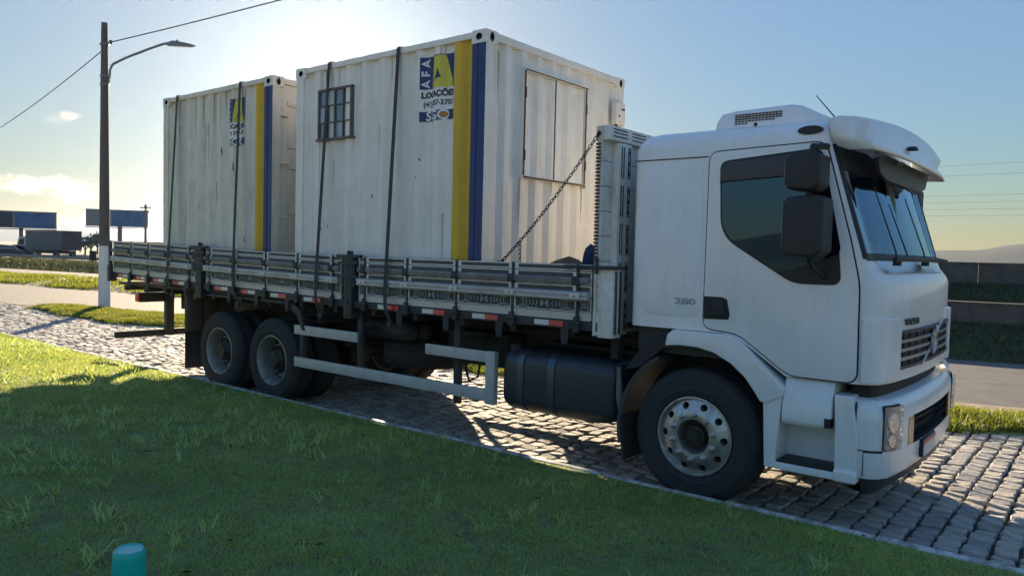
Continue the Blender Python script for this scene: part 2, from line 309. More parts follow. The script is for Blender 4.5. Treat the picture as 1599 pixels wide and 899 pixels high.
vsn = np.array([-4100,-1400,-500,-200,-80,-30,-10, 0, 4, 8]+list(np.arange(12.0, 32.1, 0.4))+[36, 45, 60, 90, 140, 250, 500, 1200, 4100.])
g = MB(); g.grid([[(x, v+SK*x*(1 if abs(x) < 800 else 800/abs(x)), gz(x, v)) for v in vsn] for x in xs]); struct(g.build('ground', 'field', smooth=180))
def sheet(name, m, x0, x1, n, f0, f1, z, parent=None, nv=2):
    b = MB(); X = np.linspace(x0, x1, n)
    b.grid([[(x, f0(x)+(f1(x)-f0(x))*j/(nv-1), z(x, f0(x)+(f1(x)-f0(x))*j/(nv-1)) if callable(z) else z) for j in range(nv)] for x in X]); return struct(b.build(name, m, parent, smooth=180))
sheet('road', 'asphalt', -160, 40, 60, lambda x: 6.55+SK*x, lambda x: 12.25+SK*x, -0.022)
sheet('service_road', 'asphalt_dark', -170, -17, 40, lambda x: 17.4+SK*x, lambda x: 21.9+SK*x, -0.006)
sheet('highway', 'asphalt_dark', -400, -30, 40, lambda x: 30+SK*x, lambda x: 62+SK*x, -0.01)
sheet('dirt_shoulder', 'dirt_strip', -30, 25, 60, lambda x: pl(VERGE_F, x)-0.3, lambda x: 6.75+SK*x+0.12*math.sin(x*2.1), -0.012)
sheet('lawn', 'soil', -70, 60, 260, lambda x: -0.09, lambda x: -6.8, lawn_z, nv=40)
sheet('bounce_forecourt', 'bounce_forecourt', -60, 60, 30, lambda x: -6.8, lambda x: -75, lambda x, y: .43 if y > -74 else .40, nv=12)  # unseen paving added behind the camera to bounce sunlight onto the truck's shaded side
yard = sheet('cobbled_yard', 'joint', -27, 14, 60, lambda x: -0.05, lambda x: pl(VERGE_N, x)+0.35, -0.030)
sheet('gravel_yard', 'yard_far', -75, -26, 50, lambda x: -0.05, lambda x: min(pl(VERGE_N, x)+0.6, 6.7+SK*x), -0.004)
def verge_z(x, y):
    a, b = pl(VERGE_N, x), pl(VERGE_F, x); t = (y-a)/max(0.2, b-a); return 0.0+0.07*math.sin(PI*min(1, max(0, t)))**0.6-0.01
sheet('grass_verge', 'soil', -22.9, 25, 140, lambda x: pl(VERGE_N, x)+0.02*math.sin(x*5), lambda x: max(pl(VERGE_F, x), pl(VERGE_N, x)+0.05), verge_z, nv=8)
# kerb between lawn and yard, in metre-long stones
KM = []
for k in range(3):
    b = MB(); j = [random.uniform(-.006, .006) for _ in range(6)]
    b.prism([(-0.10, -0.04), (-0.032+j[0], -0.04), (-0.030+j[1], 0.118), (-0.042, 0.134+j[2]*.6), (-0.092, 0.132+j[3]*.6), (-0.10, 0.12)], 'x', -0.492, 0.492); KM.append(b.mesh('kerb_stone', 'kerb_paint', bevel=0.006))
kerb = struct(MB().box(-62, 15, -0.097, -0.04, -0.05, 0.10).build('kerb', 'joint'))
for i in range(75):
    o = link('kerb_stone', KM[i % 3], kerb); o.location = (-60+i+0.5, random.uniform(-.006, .006), random.uniform(-.004, .004)); o.rotation_euler.z = random.uniform(-.005, .005)

# cobbles: setts laid in courses across the yard
def camp(P):
    """pixel of a point in the photograph (only to sort out what is in view)"""
    P = np.atleast_2d(P)-np.array([CX, CY, CZ]); z = P@np.array(fwd); z = np.where(z < 0.1, 0.1, z)
    return 799.5+CAMF*(P@np.array(rt2))/z, 449.5-CAMF*(P@np.array(up2))/z, z
def sett(seed):
    r = random.Random(seed); hx, hy = 0.103, 0.5; b = MB(); out = []
    base = [(-1, -.72), (-.72, -1), (.0, -1.02), (.72, -1), (1, -.72), (1.0, .72), (.72, 1), (0, 1.02), (-.72, 1), (-1, .72)]
    hy = 0.070; out = [(hx*p[0]*(1+r.uniform(-.10, .06)), hy*p[1]*(1+r.uniform(-.13, .07))) for p in base]; n = len(out)
    tilt = (r.uniform(-.07, .07), r.uniform(-.09, .09))
    top = lambda x, y, k: 0.004+x*tilt[0]+y*tilt[1]-k+r.uniform(-.0025, .0025)
    V = [(x*1.02, y*1.02, -.05) for x, y in out]+[(x, y, top(x, y, .013)) for x, y in out]+[(x*.91, y*.88, top(x, y, 0.001)) for x, y in out]+[(r.uniform(-.02, .02), r.uniform(-.01, .01), 0.0045)]
    F = [(i, (i+1) % n, n+(i+1) % n, n+i) for i in range(n)]+[(n+i, n+(i+1) % n, 2*n+(i+1) % n, 2*n+i) for i in range(n)]+[(2*n+i, 2*n+(i+1) % n, 3*n) for i in range(n)]
    return V, F
SV = [sett(s) for s in range(14)]; SM = []
for i, (V, F) in enumerate(SV):
    b = MB(); b.add(V, F); SM.append(b.mesh('cobble', ('stone', 'stone_b', 'stone_c', 'stone')[i % 4], smooth=24))
stones = []; x = -26.5
while x < 10:
    wx = random.uniform(0.150, 0.182); yend = pl(VERGE_N, x)+0.12; y = random.uniform(-.02, .1)
    while y < yend:
        ly = random.uniform(0.110, 0.172); stones.append((x+wx/2+random.uniform(-.006, .006), y+ly/2, wx/0.232, ly/0.152, random.uniform(-.09, .09), random.randrange(14), random.uniform(-.010, .008))); y += ly
    x += wx
S = np.array(stones); px, py, pz = camp(np.c_[S[:, 0], S[:, 1], S[:, 0]*0])
inview = (px > -20) & (px < 1620) & (py < 920) & (((px > 1200) & (py > 660)) | ((px < 985) & (py > 585) & (px > 480)))
order = np.argsort(np.where(inview, pz, 1e6)); near = set(order[:300].tolist())
RV = [[] for _ in range(3)]; RF = [[] for _ in range(3)]; cnt = [0, 0, 0]
for i, (sx, sy, kx, ky, rot, k, dz) in enumerate(stones):
    k = int(k)
    if i in near:
        o = link('cobble', SM[k], yard); o.location = (sx, sy, dz); o.rotation_euler.z = rot; o.scale = (kx, ky, 1)
    else:
        V = np.array(SV[k][0])*[kx, ky, 1]; c, s_ = math.cos(rot), math.sin(rot)
        q = (0, 1, 2, 0)[k % 4]; V = np.c_[V[:, 0]*c-V[:, 1]*s_+sx, V[:, 0]*s_+V[:, 1]*c+sy, V[:, 2]+dz]
        RV[q].append(V); RF[q] += [tuple(a+cnt[q] for a in f) for f in SV[k][1]]; cnt[q] += len(V)
b = MB(); off = 0
for q in range(3):
    V = np.concatenate(RV[q]); b.v += V.tolist(); b.f += [tuple(a+off for a in f) for f in RF[q]]; b.m += [q]*len(RF[q]); off += len(V)
me = bpy.data.meshes.new('cobbles'); me.from_pydata(b.v, [], b.f)
for m_ in ('stone', 'stone_b', 'stone_c'): me.materials.append(MATS[m_])
me.polygons.foreach_set('material_index', b.m); me.polygons.foreach_set('use_smooth', [True]*len(b.f)); me.set_sharp_from_angle(angle=rad(24))
tag(link('cobble_field', me, yard), kind='stuff')

# walls on the bank to the right, in cast segments
def road_wall(name, label, v, x0, x1, z0, z1, seg, cap):
    L = math.hypot(1, SK); ang = math.atan(SK); r = empty(name, (x0, v+SK*x0, z0)); tag(r, label, 'wall')
    mseg = MB().box(0.004, seg-0.004, -0.10, 0.10, 0, z1-z0).mesh('wall_segment', 'concrete_dark', bevel=0.015)
    mcap = MB().box(0.002, seg-0.002, -0.13, 0.13, z1-z0, z1-z0+cap).mesh('coping', 'concrete_dark', bevel=0.01)
    n = int((x1-x0)*L/seg)
    for i in range(n):
        for nm, mm in (('wall_segment', mseg), ('coping', mcap)):
            o = bpy.data.objects.new(nm, mm); COL.objects.link(o); o.parent = r; o.rotation_euler.z = ang; o.location = (math.cos(ang)*i*seg, math.sin(ang)*i*seg, 0)
road_wall('retaining_wall', 'low dark concrete wall with pale top edge on the grass bank', 14.85, -14, 24, 0.40, 0.98, 3.0, 0.035)
road_wall('barrier_wall', 'higher dark concrete barrier along the top of the grass bank', 19.9, -14, 34, 1.1, 1.86, 3.0, 0.05)

# hills all round
hv = MB(); rows = []
for rr, hk in ((2300, 0), (2600, .35), (2900, .7), (3250, 1.0), (3600, .7), (3900, .2)):
    row = []
    for i in range(241):
        a = 2*PI*i/240; d = math.degrees(a)
        h = 1.35*(36+15*math.sin(5*a+.6)+11*math.sin(11*a+2)+8*math.sin(23*a+1)+5.0*math.sin(47*a)+1.5*math.sin(91*a+.4))
        bk_ = max(0, math.cos(a-rad(270)))**2; h = min(h*(1+.2*bk_), 92); r_k = 1-.66*bk_
        if 160 < d < 185: h *= 0.75
        row.append((CX+rr*r_k*math.cos(a), CY+rr*r_k*math.sin(a), -3+h*hk*(1+0.12*math.sin(17*a+rr*.01)+.06*math.sin(37*a+rr*.03))))
    rows.append(row)
hv.grid(rows); struct(hv.build('hills', 'hill', smooth=180))

# ------------------------------------------------------------------ grass
def blades(name, mname, P, h, wd, lean, label, parent=None, bend=0.5):
    n = len(P); a = rng.uniform(0, 2*PI, n); la = rng.uniform(0, 2*PI, n)
    d = np.c_[np.cos(a), np.sin(a), np.zeros(n)]*(wd/2)[:, None]
    l = np.c_[np.cos(la), np.sin(la), np.zeros(n)]*(h*lean)[:, None]; z = np.zeros((n, 3)); z[:, 2] = 1
    mid = P+l*(0.35)+z*(h*0.6)[:, None]; tip = P+l+z*(h*(1-0.35*np.minimum(1, lean*bend*2)))[:, None]
    V = np.stack([P-d, P+d, mid-d*0.75, mid+d*0.75, tip], 1).reshape(-1, 3)
    base = np.arange(n)*5
    me = bpy.data.meshes.new(name); me.vertices.add(n*5); me.vertices.foreach_set('co', V.astype(np.float32).ravel())
    lo = np.concatenate([np.stack([base, base+1, base+3, base+2], 1), np.stack([base+2, base+3, base+4], 1)], 1).ravel()
    me.loops.add(n*7); me.loops.foreach_set('vertex_index', lo.astype(np.int32))
    ls = np.stack([np.arange(n)*7, np.arange(n)*7+4], 1).ravel(); lt = np.tile([4, 3], n)
    me.polygons.add(n*2); me.polygons.foreach_set('loop_start', ls.astype(np.int32)); me.polygons.foreach_set('loop_total', lt.astype(np.int32))
    me.polygons.foreach_set('use_smooth', [True]*(n*2)); me.update(); me.validate(); me.materials.append(MATS[mname])
    return tag(link(name, me, parent), label, 'grass', kind='stuff')
def scatter(n, xr, yr, zf, margin=180, dens=None):
    X = rng.uniform(*xr, n); Y = rng.uniform(*yr, n); Z = zf(X, Y); P = np.c_[X, Y, Z]; a, b_, c = camp(P)
    k = (a > -margin) & (a < 1599+margin) & (b_ < 899+margin*1.2) & (c > 0.3)
    if dens is not None: k &= rng.uniform(0, 1, n) < dens(X, Y, c)
    return P[k], c[k]
lz = lambda X, Y: 0.118+0.34*(1-np.exp(-np.maximum(0, -Y-0.1)/1.8))-0.004
def patch(X, Y): return 0.5+0.5*np.sin(X*1.7+1.9*np.sin(Y*1.3))*np.sin(Y*2.1+1.5*np.sin(X*0.9))
P, c = scatter(620000, (-17, 3.2), (-5.2, -0.085), lz, dens=lambda X, Y, c: np.clip(1.25*np.minimum(1, 4.6/c), 0, 1)*(0.62+0.38*patch(X*1.6, Y*1.6))*np.where(patch(X*3.1+4, Y*2.7+1) < .06, .25, 1))
n = len(P); pt = patch(P[:, 0], P[:, 1]); h = rng.uniform(0.018, 0.042, n)*(0.75+0.6*pt)*np.where(P[:, 1] > -.16, .7, 1)
far = np.clip(c/6, 1, 2.2)
blades('lawn_grass', 'grass', P, h*np.sqrt(far), rng.uniform(0.0024, 0.0046, n)*far, rng.uniform(0.5, 1.9, n), 'short green lawn grass in the foreground beside the kerb')
# coarser broad-bladed tufts scattered over the lawn
T = []; 
X = rng.uniform(-14, 2.5, 2600); Y = rng.uniform(-5.0, -0.25, 2600); keep = (rng.uniform(0, 1, 2600) < 0.22+0.78*(patch(X*.8+2, Y*.8) > .55)) & (rng.uniform(0, 1, 2600) < np.where(X > -3, .30, 1))
for x, y in zip(X[keep], Y[keep]):
    m = rng.integers(3, 13); T.append(np.c_[x+rng.normal(0, .028, m), y+rng.normal(0, .028, m), np.full(m, lawn_z(x, y)-.004)])
T = np.concatenate(T); n = len(T)
blades('weed_tufts', 'grass_tuft', T, rng.uniform(0.045, 0.14, n), rng.uniform(0.006, 0.013, n), rng.uniform(0.5, 1.6, n), 'broad-bladed weedy tufts standing above the foreground lawn')
X = rng.uniform(-12, 2.5, 420); Y = rng.uniform(-5, -.12, 420); lv = MB()
for x, y in zip(X, Y):
    a_ = rng.uniform(0, 6.28); l_ = rng.uniform(.012, .032); z_ = lawn_z(x, y)+rng.uniform(.012, .03); c_, s__ = math.cos(a_), math.sin(a_); k_ = rng.uniform(-.012, .012)
    lv.add([(x-c_*l_, y-s__*l_, z_), (x+s__*l_*.4, y-c_*l_*.4, z_+k_), (x+c_*l_, y+s__*l_, z_+.004), (x-s__*l_*.4, y+c_*l_*.4, z_-k_)], [(0, 1, 2), (0, 2, 3)])
tag(lv.build('leaf_litter', 'dry_leaf'), 'dry brown leaf bits scattered over the foreground lawn', 'leaves', kind='stuff')
vzf = lambda X, Y: np.array([verge_z(a, b_) for a, b_ in zip(X, Y)])
def onverge(X, Y, c): 
    a = np.interp(X, [p[0] for p in VERGE_N], [p[1] for p in VERGE_N])+0.09*np.sin(X*2.3)+.05*np.sin(X*7.1); b_ = np.interp(X, [p[0] for p in VERGE_F], [p[1] for p in VERGE_F])+0.12*np.sin(X*1.7)
    return np.where((Y > a) & (Y < b_) & (X > -22.6), 1.0, 0.0)
P, c = scatter(330000, (-23, 4), (2.5, 6.6), vzf, dens=onverge)
n = len(P); blades('verge_grass', 'grass_verge', P, rng.uniform(0.04, 0.13, n)*(.7+.6*patch(P[:, 0]*2, P[:, 1]*2)), rng.uniform(0.006, 0.013, n), rng.uniform(0.2, 1.2, n), 'sunlit yellow-green grass strip between the cobbles and the road')
gzf = lambda X, Y: np.array([gz(a, b_-SK*a) for a, b_ in zip(X, Y)])-0.01
def onstrip(X, Y, c): v = Y-SK*X; return np.where((v > 12.35+.15*np.sin(X)) & (v < 17.3), 0.55+0.45*np.sin(X*1.1+v), 0.0)
P, c = scatter(190000, (-80, -24), (1, 14.2), gzf, margin=60, dens=onstrip)
n = len(P); blades('median_grass', 'grass_verge', P, rng.uniform(0.10, 0.28, n), rng.uniform(0.02, 0.045, n), rng.uniform(0.2, 1.0, n), 'tufted sunlit grass strip between the two roads at left')
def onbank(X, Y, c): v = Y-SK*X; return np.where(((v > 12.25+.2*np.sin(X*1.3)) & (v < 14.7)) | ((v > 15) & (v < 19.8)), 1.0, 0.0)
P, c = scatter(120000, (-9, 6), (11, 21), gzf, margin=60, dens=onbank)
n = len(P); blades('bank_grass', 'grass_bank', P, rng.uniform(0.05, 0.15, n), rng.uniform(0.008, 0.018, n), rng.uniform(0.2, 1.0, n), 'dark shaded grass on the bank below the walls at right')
def onbank2(X, Y, c): v = Y-SK*X; return np.where((v > 22) & (v < 26), 1.0, 0.0)
P, c = scatter(110000, (-110, -30), (2, 22), gzf, margin=60, dens=onbank2)
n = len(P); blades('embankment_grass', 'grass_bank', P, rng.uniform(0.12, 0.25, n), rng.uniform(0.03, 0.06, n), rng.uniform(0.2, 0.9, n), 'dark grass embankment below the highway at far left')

# ------------------------------------------------------------------ the truck
TR = tag(empty('flatbed_truck', (-4.5, 1.3, 0)), 'white flatbed truck with sleeper cab carrying two site containers, parked on cobbles', 'truck')
YM = 1.3                                     # centre line
def mir(y): return 2*YM-y
# chassis ---------------------------------------------------------
ch = MB()
for y in (0.86, 1.66): ch.box(-10.35, -0.5, y, y+0.08, 0.86, 1.12)
for x in (-10.2, -9.0, -8.4, -7.35, -6.2, -5.2, -4.2, -3.2, -2.3, -1.0): ch.box(x-.05, x+.05, 0.93, 1.67, 0.9, 1.08)
chassis = ch.build('chassis', 'chassis_black', TR, bevel=0.006)
eng = MB().box(-1.75, -0.3, 0.62, 1.98, 0.62, 1.35).box(-2.6, -1.7, 0.98, 1.62, 0.55, 1.0).tube([(-6.7, 1.3, 0.72), (-2.4, 1.3, 0.78)], 0.07, 10).build('drivetrain', 'chassis_black', TR, bevel=0.03)
def axle(x):
    MB().tube([(x, 0.35, 0.5), (x, 2.25, 0.5)], 0.075, 10).lathe([(0.02, -.25), (.2, -.16), (.25, 0), (.2, .16), (.02, .25)], (x, 1.3, 0.5), 'y', 16).box(x-.5, x+.5, .82, .94, .66, .74).box(x-.5, x+.5, 1.66, 1.78, .66, .74).build('axle', 'chassis_black', TR, smooth=40)
for x in (-1.34, -6.76, -7.92): axle(x)
# wheels ----------------------------------------------------------
TY = [(.298, .035), (.312, .012), (.345, .002), (.352, -.002), (.358, .001), (.40, -.004), (.432, -.002), (.437, -.006), (.442, .000), (.45, .004), (.478, .016), (.494, .034), (.503, .055), (.505, .085), (.497, .087), (.497, .098), (.505, .10), (.506, .135), (.498, .137), (.498, .149), (.506, .151)]
TYP = TY+[(r, .286-a) for r, a in reversed(TY)]+[(.28, .24), (.28, .045)]
TM = MB().lathe(TYP, (0, 0, 0), 'y', 72, closed=True)
for k in range(90):                          # shoulder lugs give the tread its edge
    t = 2*PI*k/90; c_, s_ = math.cos(t), math.sin(t); u = np.array([c_, 0, s_]); q = np.array([-s_, 0, c_])
    for a0, a1 in ((.055, .083), (.203, .231)):
        pts = [u*r+q*e+np.array([0, a, 0]) for a in (a0, a1) for r in (.49, .5085) for e in (-.011, .011)]
        TM.add(pts, [(0, 1, 3, 2), (4, 6, 7, 5), (2, 3, 7, 6), (0, 2, 6, 4), (1, 5, 7, 3)])
TYRE = TM.mesh('tyre', 'rubber', smooth=35)
b = MB()
b.lathe([(.268, .20), (.275, .045), (.292, .030), (.303, .014), (.300, .006), (.290, .005), (.283, .016), (.276, .030)], (0, 0, 0), 'y', 64)
zr = lambda r: .030+(.272-r)/(.272-.205)*(-.030)       # the disc bulges outwards towards the nuts
def arcp(r, t): return (r*math.cos(t), zr(r), r*math.sin(t))
for k in range(10):
    t0 = 2*PI*k/10; n4 = 4; bd = []
    for i in range(n4): bd.append((.276, t0-PI/10+PI/5*i/n4))
    for i in range(n4): bd.append((.276-(.276-.200)*i/n4, t0+PI/10))
    for i in range(n4): bd.append((.200, t0+PI/10-PI/5*i/n4))
    for i in range(n4): bd.append((.200+(.276-.200)*i/n4, t0-PI/10))
    V = [arcp(r, t) for r, t in bd]; c_ = np.array([.238*math.cos(t0), 0, .238*math.sin(t0)]); H = []; H2 = []
    for v in V:
        d = np.array([v[0], 0, v[2]])-c_; d = d/np.linalg.norm(d)*.027; p_ = c_+d; r_ = math.hypot(p_[0], p_[2]); H.append((p_[0], zr(r_), p_[2])); H2.append((p_[0], .06, p_[2]))
    m_ = len(V); b.add(V+H+H2, [(i, (i+1) % m_, m_+(i+1) % m_, m_+i) for i in range(m_)]+[(m_+i, m_+(i+1) % m_, 2*m_+(i+1) % m_, 2*m_+i) for i in range(m_)])
b.lathe([(.200, zr(.2)), (.193, -.006), (.150, -.006), (.132, -.004), (.122, .012), (.118, .10)], (0, 0, 0), 'y', 48)
RIMF = b.mesh('wheel', 'rim_alu', smooth=35)
HUBF = MB().lathe([(.119, .075), (.090, .072), (.080, .06), (.078, .035), (.05, .03), (.046, .02), (.001, .018)], (0, 0, 0), 'y', 24).lathe([(.275, .10), (.12, .10)], (0, 0, 0), 'y', 24).mesh('hub', 'hub_dark', smooth=35)
NUT = MB().lathe([(.001, -.050), (.010, -.049), (.012, -.038), (.012, -.03), (.016, -.028), (.019, -.006), (.022, -.004), (.022, .0)], (0, 0, 0), 'y', 8).mesh('wheel_nut', 'silver', smooth=35)
RIMR = MB().lathe([(.27, .26), (.272, .05), (.292, .030), (.303, .014), (.300, .006), (.290, .005), (.284, .018), (.268, .05), (.262, .15), (.256, .175)], (0, 0, 0), 'y', 56).mesh('wheel', 'rim_steel', smooth=35)
HUBR = MB().lathe([(.26, .172), (.235, .187), (.165, .184), (.135, .165), (.128, .09), (.10, .07), (.085, .03), (.001, .025)], (0, 0, 0), 'y', 24).mesh('hub', 'hub_dark', smooth=35)
def wheel(x, y, side, kind, hub=True):
    """side 1: outer face towards -y (near side)"""
    sc = (1, side, 1)
    r = link('wheel', RIMF if kind == 'f' else RIMR, TR); base = Vector((x, y, 0.502))-wloc(TR); r.location = base; r.scale = sc
    def sub(nm, me, loc=(0, 0, 0)):
        o = bpy.data.objects.new(nm, me); COL.objects.link(o); o.parent = r; o.location = loc; return o
    t = sub('tyre', TYRE); t.rotation_euler.y = random.uniform(0, 6)
    if hub: sub('hub', HUBF if kind == 'f' else HUBR)
    if hub:
        for k in range(10):
            a = 2*PI*k/10+.25; q = .170 if kind == 'f' else .195
            sub('wheel_nut', NUT, (q*math.cos(a), -.005 if kind == 'f' else .185, q*math.sin(a)))
wheel(-1.34, 0.125, 1, 'f'); wheel(-1.34, mir(0.125), -1, 'f')
for x in (-6.76, -7.92):
    wheel(x, 0.085, 1, 'r'); wheel(x, 0.72, -1, 'r', False)
    wheel(x, mir(0.085), -1, 'r'); wheel(x, mir(0.72), 1, 'r', False)
# spare wheel under the bed, lying flat
sp = link('spare_wheel', RIMR, TR); sp.location = Vector((-4.95, .93, 0.585))-wloc(TR); sp.rotation_euler = (rad(90), 0, 0)
o = bpy.data.objects.new('tyre', TYRE); COL.objects.link(o); o.parent = sp
MB().box(-5.5, -4.4, .90, .96, 0.90, 0.95).tube([(-4.95, .93, .6), (-4.95, .93, 1.0)], .03).build('spare_carrier', 'chassis_black', TR)
# bed frame: the bed arches up slightly towards the tail ------------
def bdz(x): return 0.115*(max(0, -5.2-x)/5.6)**1.2
def shear(o, x0, x1):
    sl = (bdz(x1)-bdz(x0))/(x1-x0); tl = wloc(TR); M = Matrix.Identity(4); M[2][0] = sl; M[2][3] = bdz(x0)-sl*(x0-tl.x); o.matrix_parent_inverse = M
bf = MB().box(-10.78, -10.70, 0.07, 2.53, 1.235+bdz(-10.7), 1.308+bdz(-10.7)); xr_ = [-10.78, -10, -9, -8, -7, -6, -5.2, -2.06]
for y_ in (0.004, 2.53): bf.prism([(x, 1.235+bdz(x)) for x in xr_]+[(x, 1.308+bdz(x)) for x in xr_[::-1]], 'y', y_, y_+.066)
for y in (0.86, 1.66): bf.box(-10.7, -2.1, y, y+.08, 1.13, 1.235)
for x in np.arange(-10.5, -2.1, .62): bf.box(x-.03, x+.03, .07, 2.53, 1.16, 1.235)
bedf = bf.build('bed_frame', 'dark_steel', TR, bevel=0.004)
PLK = MB().box(-10.70, -2.12, 0, 0.205, 1.24, 1.285).mesh('floor_plank', 'wood_dark', bevel=0.004)
for i in range(12): o = link('floor_plank', PLK, bedf); o.location = (0, 0.074+i*0.2045, 0)
# side boards -----------------------------------------------------
def slat_mesh(z0, z1, nr, end=0.07, fr=0.012, mats=('board_white', 'board_panel')):
    b = MB(); b.box(0, 1, 0.012, 0.026, z0+.001, z1-.001, 1)            # back
    b.box(0, end, 0, 0.012, z0+.002, z1-.002, 0).box(1-end, 1, 0, 0.012, z0+.002, z1-.002, 0)
    b.box(end, 1-end, 0, 0.012, z0+.002, z0+fr, 0).box(end, 1-end, 0, 0.012, z1-fr, z1-.002, 0)
    h = (z1-z0-2*fr)/(2*nr+1)
    for k in range(nr): b.box(end+.01, 1-end-.01, 0.003, 0.012, z0+fr+h*(2*k+1), z0+fr+h*(2*k+2), 1)
    return b.mesh('slat', mats)
ROWS = [slat_mesh(1.716, 1.772, 2), slat_mesh(1.603, 1.712, 4), slat_mesh(1.502, 1.599, 3), slat_mesh(1.378, 1.498, 0, .035, .008, ('board_white', 'board_dark')), slat_mesh(1.312, 1.374, 2, .05, .008, ('board_white', 'alu_rail'))]
orn = MB()                                   # relief pattern on the lowest boards
for s in (-1, 1):
    for k in range(5):
        x0 = .5+s*(.10+.055*k)
        for dz in (-1, 1): orn.prism([(x0, 1.437), (x0+s*.022, 1.437), (x0+s*.05, 1.437+dz*.026), (x0+s*.028, 1.437+dz*.026)], 'y', .004, .012)
    orn.prism([(.5, 1.437), (.5+s*.028, 1.462), (.5+s*.075, 1.468), (.5+s*.06, 1.437), (.5+s*.075, 1.406), (.5+s*.028, 1.412)], 'y', .003, .012)
    for zz, sg in ((1.474, 1), (1.396, -1)):
        P_ = [(.5+s*(.10+.032*i), zz+sg*.010*math.sin(i*.62)) for i in range(12)]
        for i in range(11): orn.add([(P_[i][0], .006, P_[i][1]-.006), (P_[i+1][0], .006, P_[i+1][1]-.006), (P_[i+1][0], .006, P_[i+1][1]+.006), (P_[i][0], .006, P_[i][1]+.006)], [(0, 1, 2, 3)])
ORN = orn.mesh('ornament', 'ornament')
UNITR = {}
def rail_mesh(z0, z1, d, mm='rail_grey'):
    m = (z0+z1)/2; return MB().prism([(-.004, z0), (-d*.7, z0), (-d, z0+.012), (-d, m-.008), (-d*.75, m-.004), (-d*.75, m+.004), (-d, m+.008), (-d, z1-.010), (-d*.7, z1), (-.004, z1)], 'x', 0, 1).mesh('rail', mm, smooth=25)
RAILC = rail_mesh(1.612, 1.664, .040, 'rail_dark'); RAILE = rail_mesh(1.474, 1.552, .050)
SECT = [(-10.74, -8.36, [-10.148, -9.624, -9.077, -8.50]), (-8.09, -5.36, [-7.99, -7.42, -6.75, -6.126, -5.50]), (-5.07, -2.20, [-4.97, -4.343, -3.683, -3.012, -2.333])]
REFL = [(-10.40, 'rw'), (-9.84, 'rw'), (-9.33, 'rw'), (-8.78, 'rw'), (-7.72, 'rw'), (-7.12, 'rw'), (-6.50, 'wr'), (-5.86, 'wr'), (-4.62, 'wr'), (-3.98, 'wr'), (-3.33, 'wr'), (-2.62, 'wr')]
def sideboard(x0, x1, st, near):
    fl = (lambda y: y) if near else mir
    ys = sorted((fl(.0265), fl(.034))); sb = MB().box(x0, x1, *ys, 1.315, 1.770).build('sideboard', 'board_panel', TR); shear(sb, x0, x1)
    for x in st:
        ys = sorted((fl(-.010), fl(.020))); MB().box(x-.014, x+.014, *ys, 1.315, 1.775).build('upright', 'dark_steel', sb, bevel=.003)
        if near:
            MB().box(x-.032, x+.032, -.050, -.0105, 1.604, 1.672).build('rail_clamp', 'dark_steel', sb, bevel=.004)
            cl2 = MB().box(x-.05, x+.05, -.056, -.0105, 1.490, 1.534); cl2.lathe([(.001, -.006), (.011, -.005), (.012, 0)], (x, -.056, 1.512), 'y', 8, 1); cl2.build('rail_clamp', ['alu_rail', 'dark_steel'], sb, bevel=.003)
            MB().prism([(x-.026, 1.215), (x+.026, 1.215), (x+.034, 1.27), (x+.020, 1.345), (x-.020, 1.345), (x-.034, 1.27)], 'y', -.028, .003).tube([(x-.045, -.026, 1.285), (x+.045, -.026, 1.285)], .014, 8).build('hinge', 'dark_steel', sb, bevel=.003)
    cuts = [x0]+[x for x in st if x0+.06 < x < x1-.06]+[x1]
    for a, c_ in zip(cuts[:-1], cuts[1:]):
        for r, me in enumerate(ROWS):
            o = link('slat', me, sb); o.location = (a+.004, fl(0), 0); o.scale = (c_-a-.008, 1 if near else -1, 1)
            if r == 3 and near:
                q = link('ornament', ORN, sb); q.location = (a+.004, 0, 0); q.scale = (c_-a-.008, 1, 1)
    for me in (RAILC, RAILE):
        o = link('rail', me, sb); o.location = (x0+.01, fl(0), 0); o.scale = (x1-x0-.02, 1 if near else -1, 1)
for s in SECT: sideboard(*s, True); sideboard(*s, False)
RW = MB().box(-.075, .075, -.004, 0, 1.252, 1.296).mesh('reflector', 'reflector_white'); RR_ = MB().box(-.075, .075, -.004, 0, 1.252, 1.296).mesh('reflector', 'reflector_red')
for x, k in REFL:
    for s, q in ((-1, k[0]), (1, k[1])): o = link('reflector', RW if q == 'w' else RR_, bedf); o.location = (x+s*.0755, 0.002, bdz(x))
HK = MB().prism([(-.04, 1.24), (-.035, 1.13), (-.02, 1.105), (.02, 1.105), (.035, 1.13), (.04, 1.24)], 'y', .006, .018).lathe([(.012, .001), (.018, -.003), (.024, .001)], (0, .005, 1.135), 'y', 12).mesh('rope_hook', 'dark_steel', smooth=30)
for i, (x, k) in enumerate(REFL): o = link('rope_hook', HK, bedf); o.location = (x+.16, 0, bdz(x))
for x in (-8.225, -5.215):                   # stake posts between the board sections
    st = MB().box(x-.065, x+.065, -.03, .06, 1.12, 1.79).box(x-.19, x+.19, -.035, .02, 1.762, 1.792).box(x-.10, x-.075, -.028, -.01, 1.45, 1.75).box(x+.075, x+.10, -.028, -.01, 1.45, 1.75)
    for z in (1.30, 1.5, 1.66): st.lathe([(.001, -.012), (.013, -.010), (.014, 0)], (x, -.03, z), 'y', 8)
    for zz in (1.55, 1.69): st.box(x-.16, x+.16, -.04, -.031, zz, zz+.03)
    st.box(x-.03, x-.005, -.02, .01, 1.79, 1.835).box(x+.02, x+.04, -.02, .01, 1.79, 1.83)
    o = st.build('stake_post', 'dark_steel', TR, bevel=0.004); o.location.z += bdz(x)
    MB().box(x-.065, x+.065, mir(.06), mir(-.03), 1.12, 1.79).build('stake_post', 'dark_steel', TR, bevel=0.004)
tg = MB()
for y in (.05, .7, 1.3, 1.9, 2.55): tg.box(-10.80, -10.765, y-.02, y+.02, 1.20, 1.775)
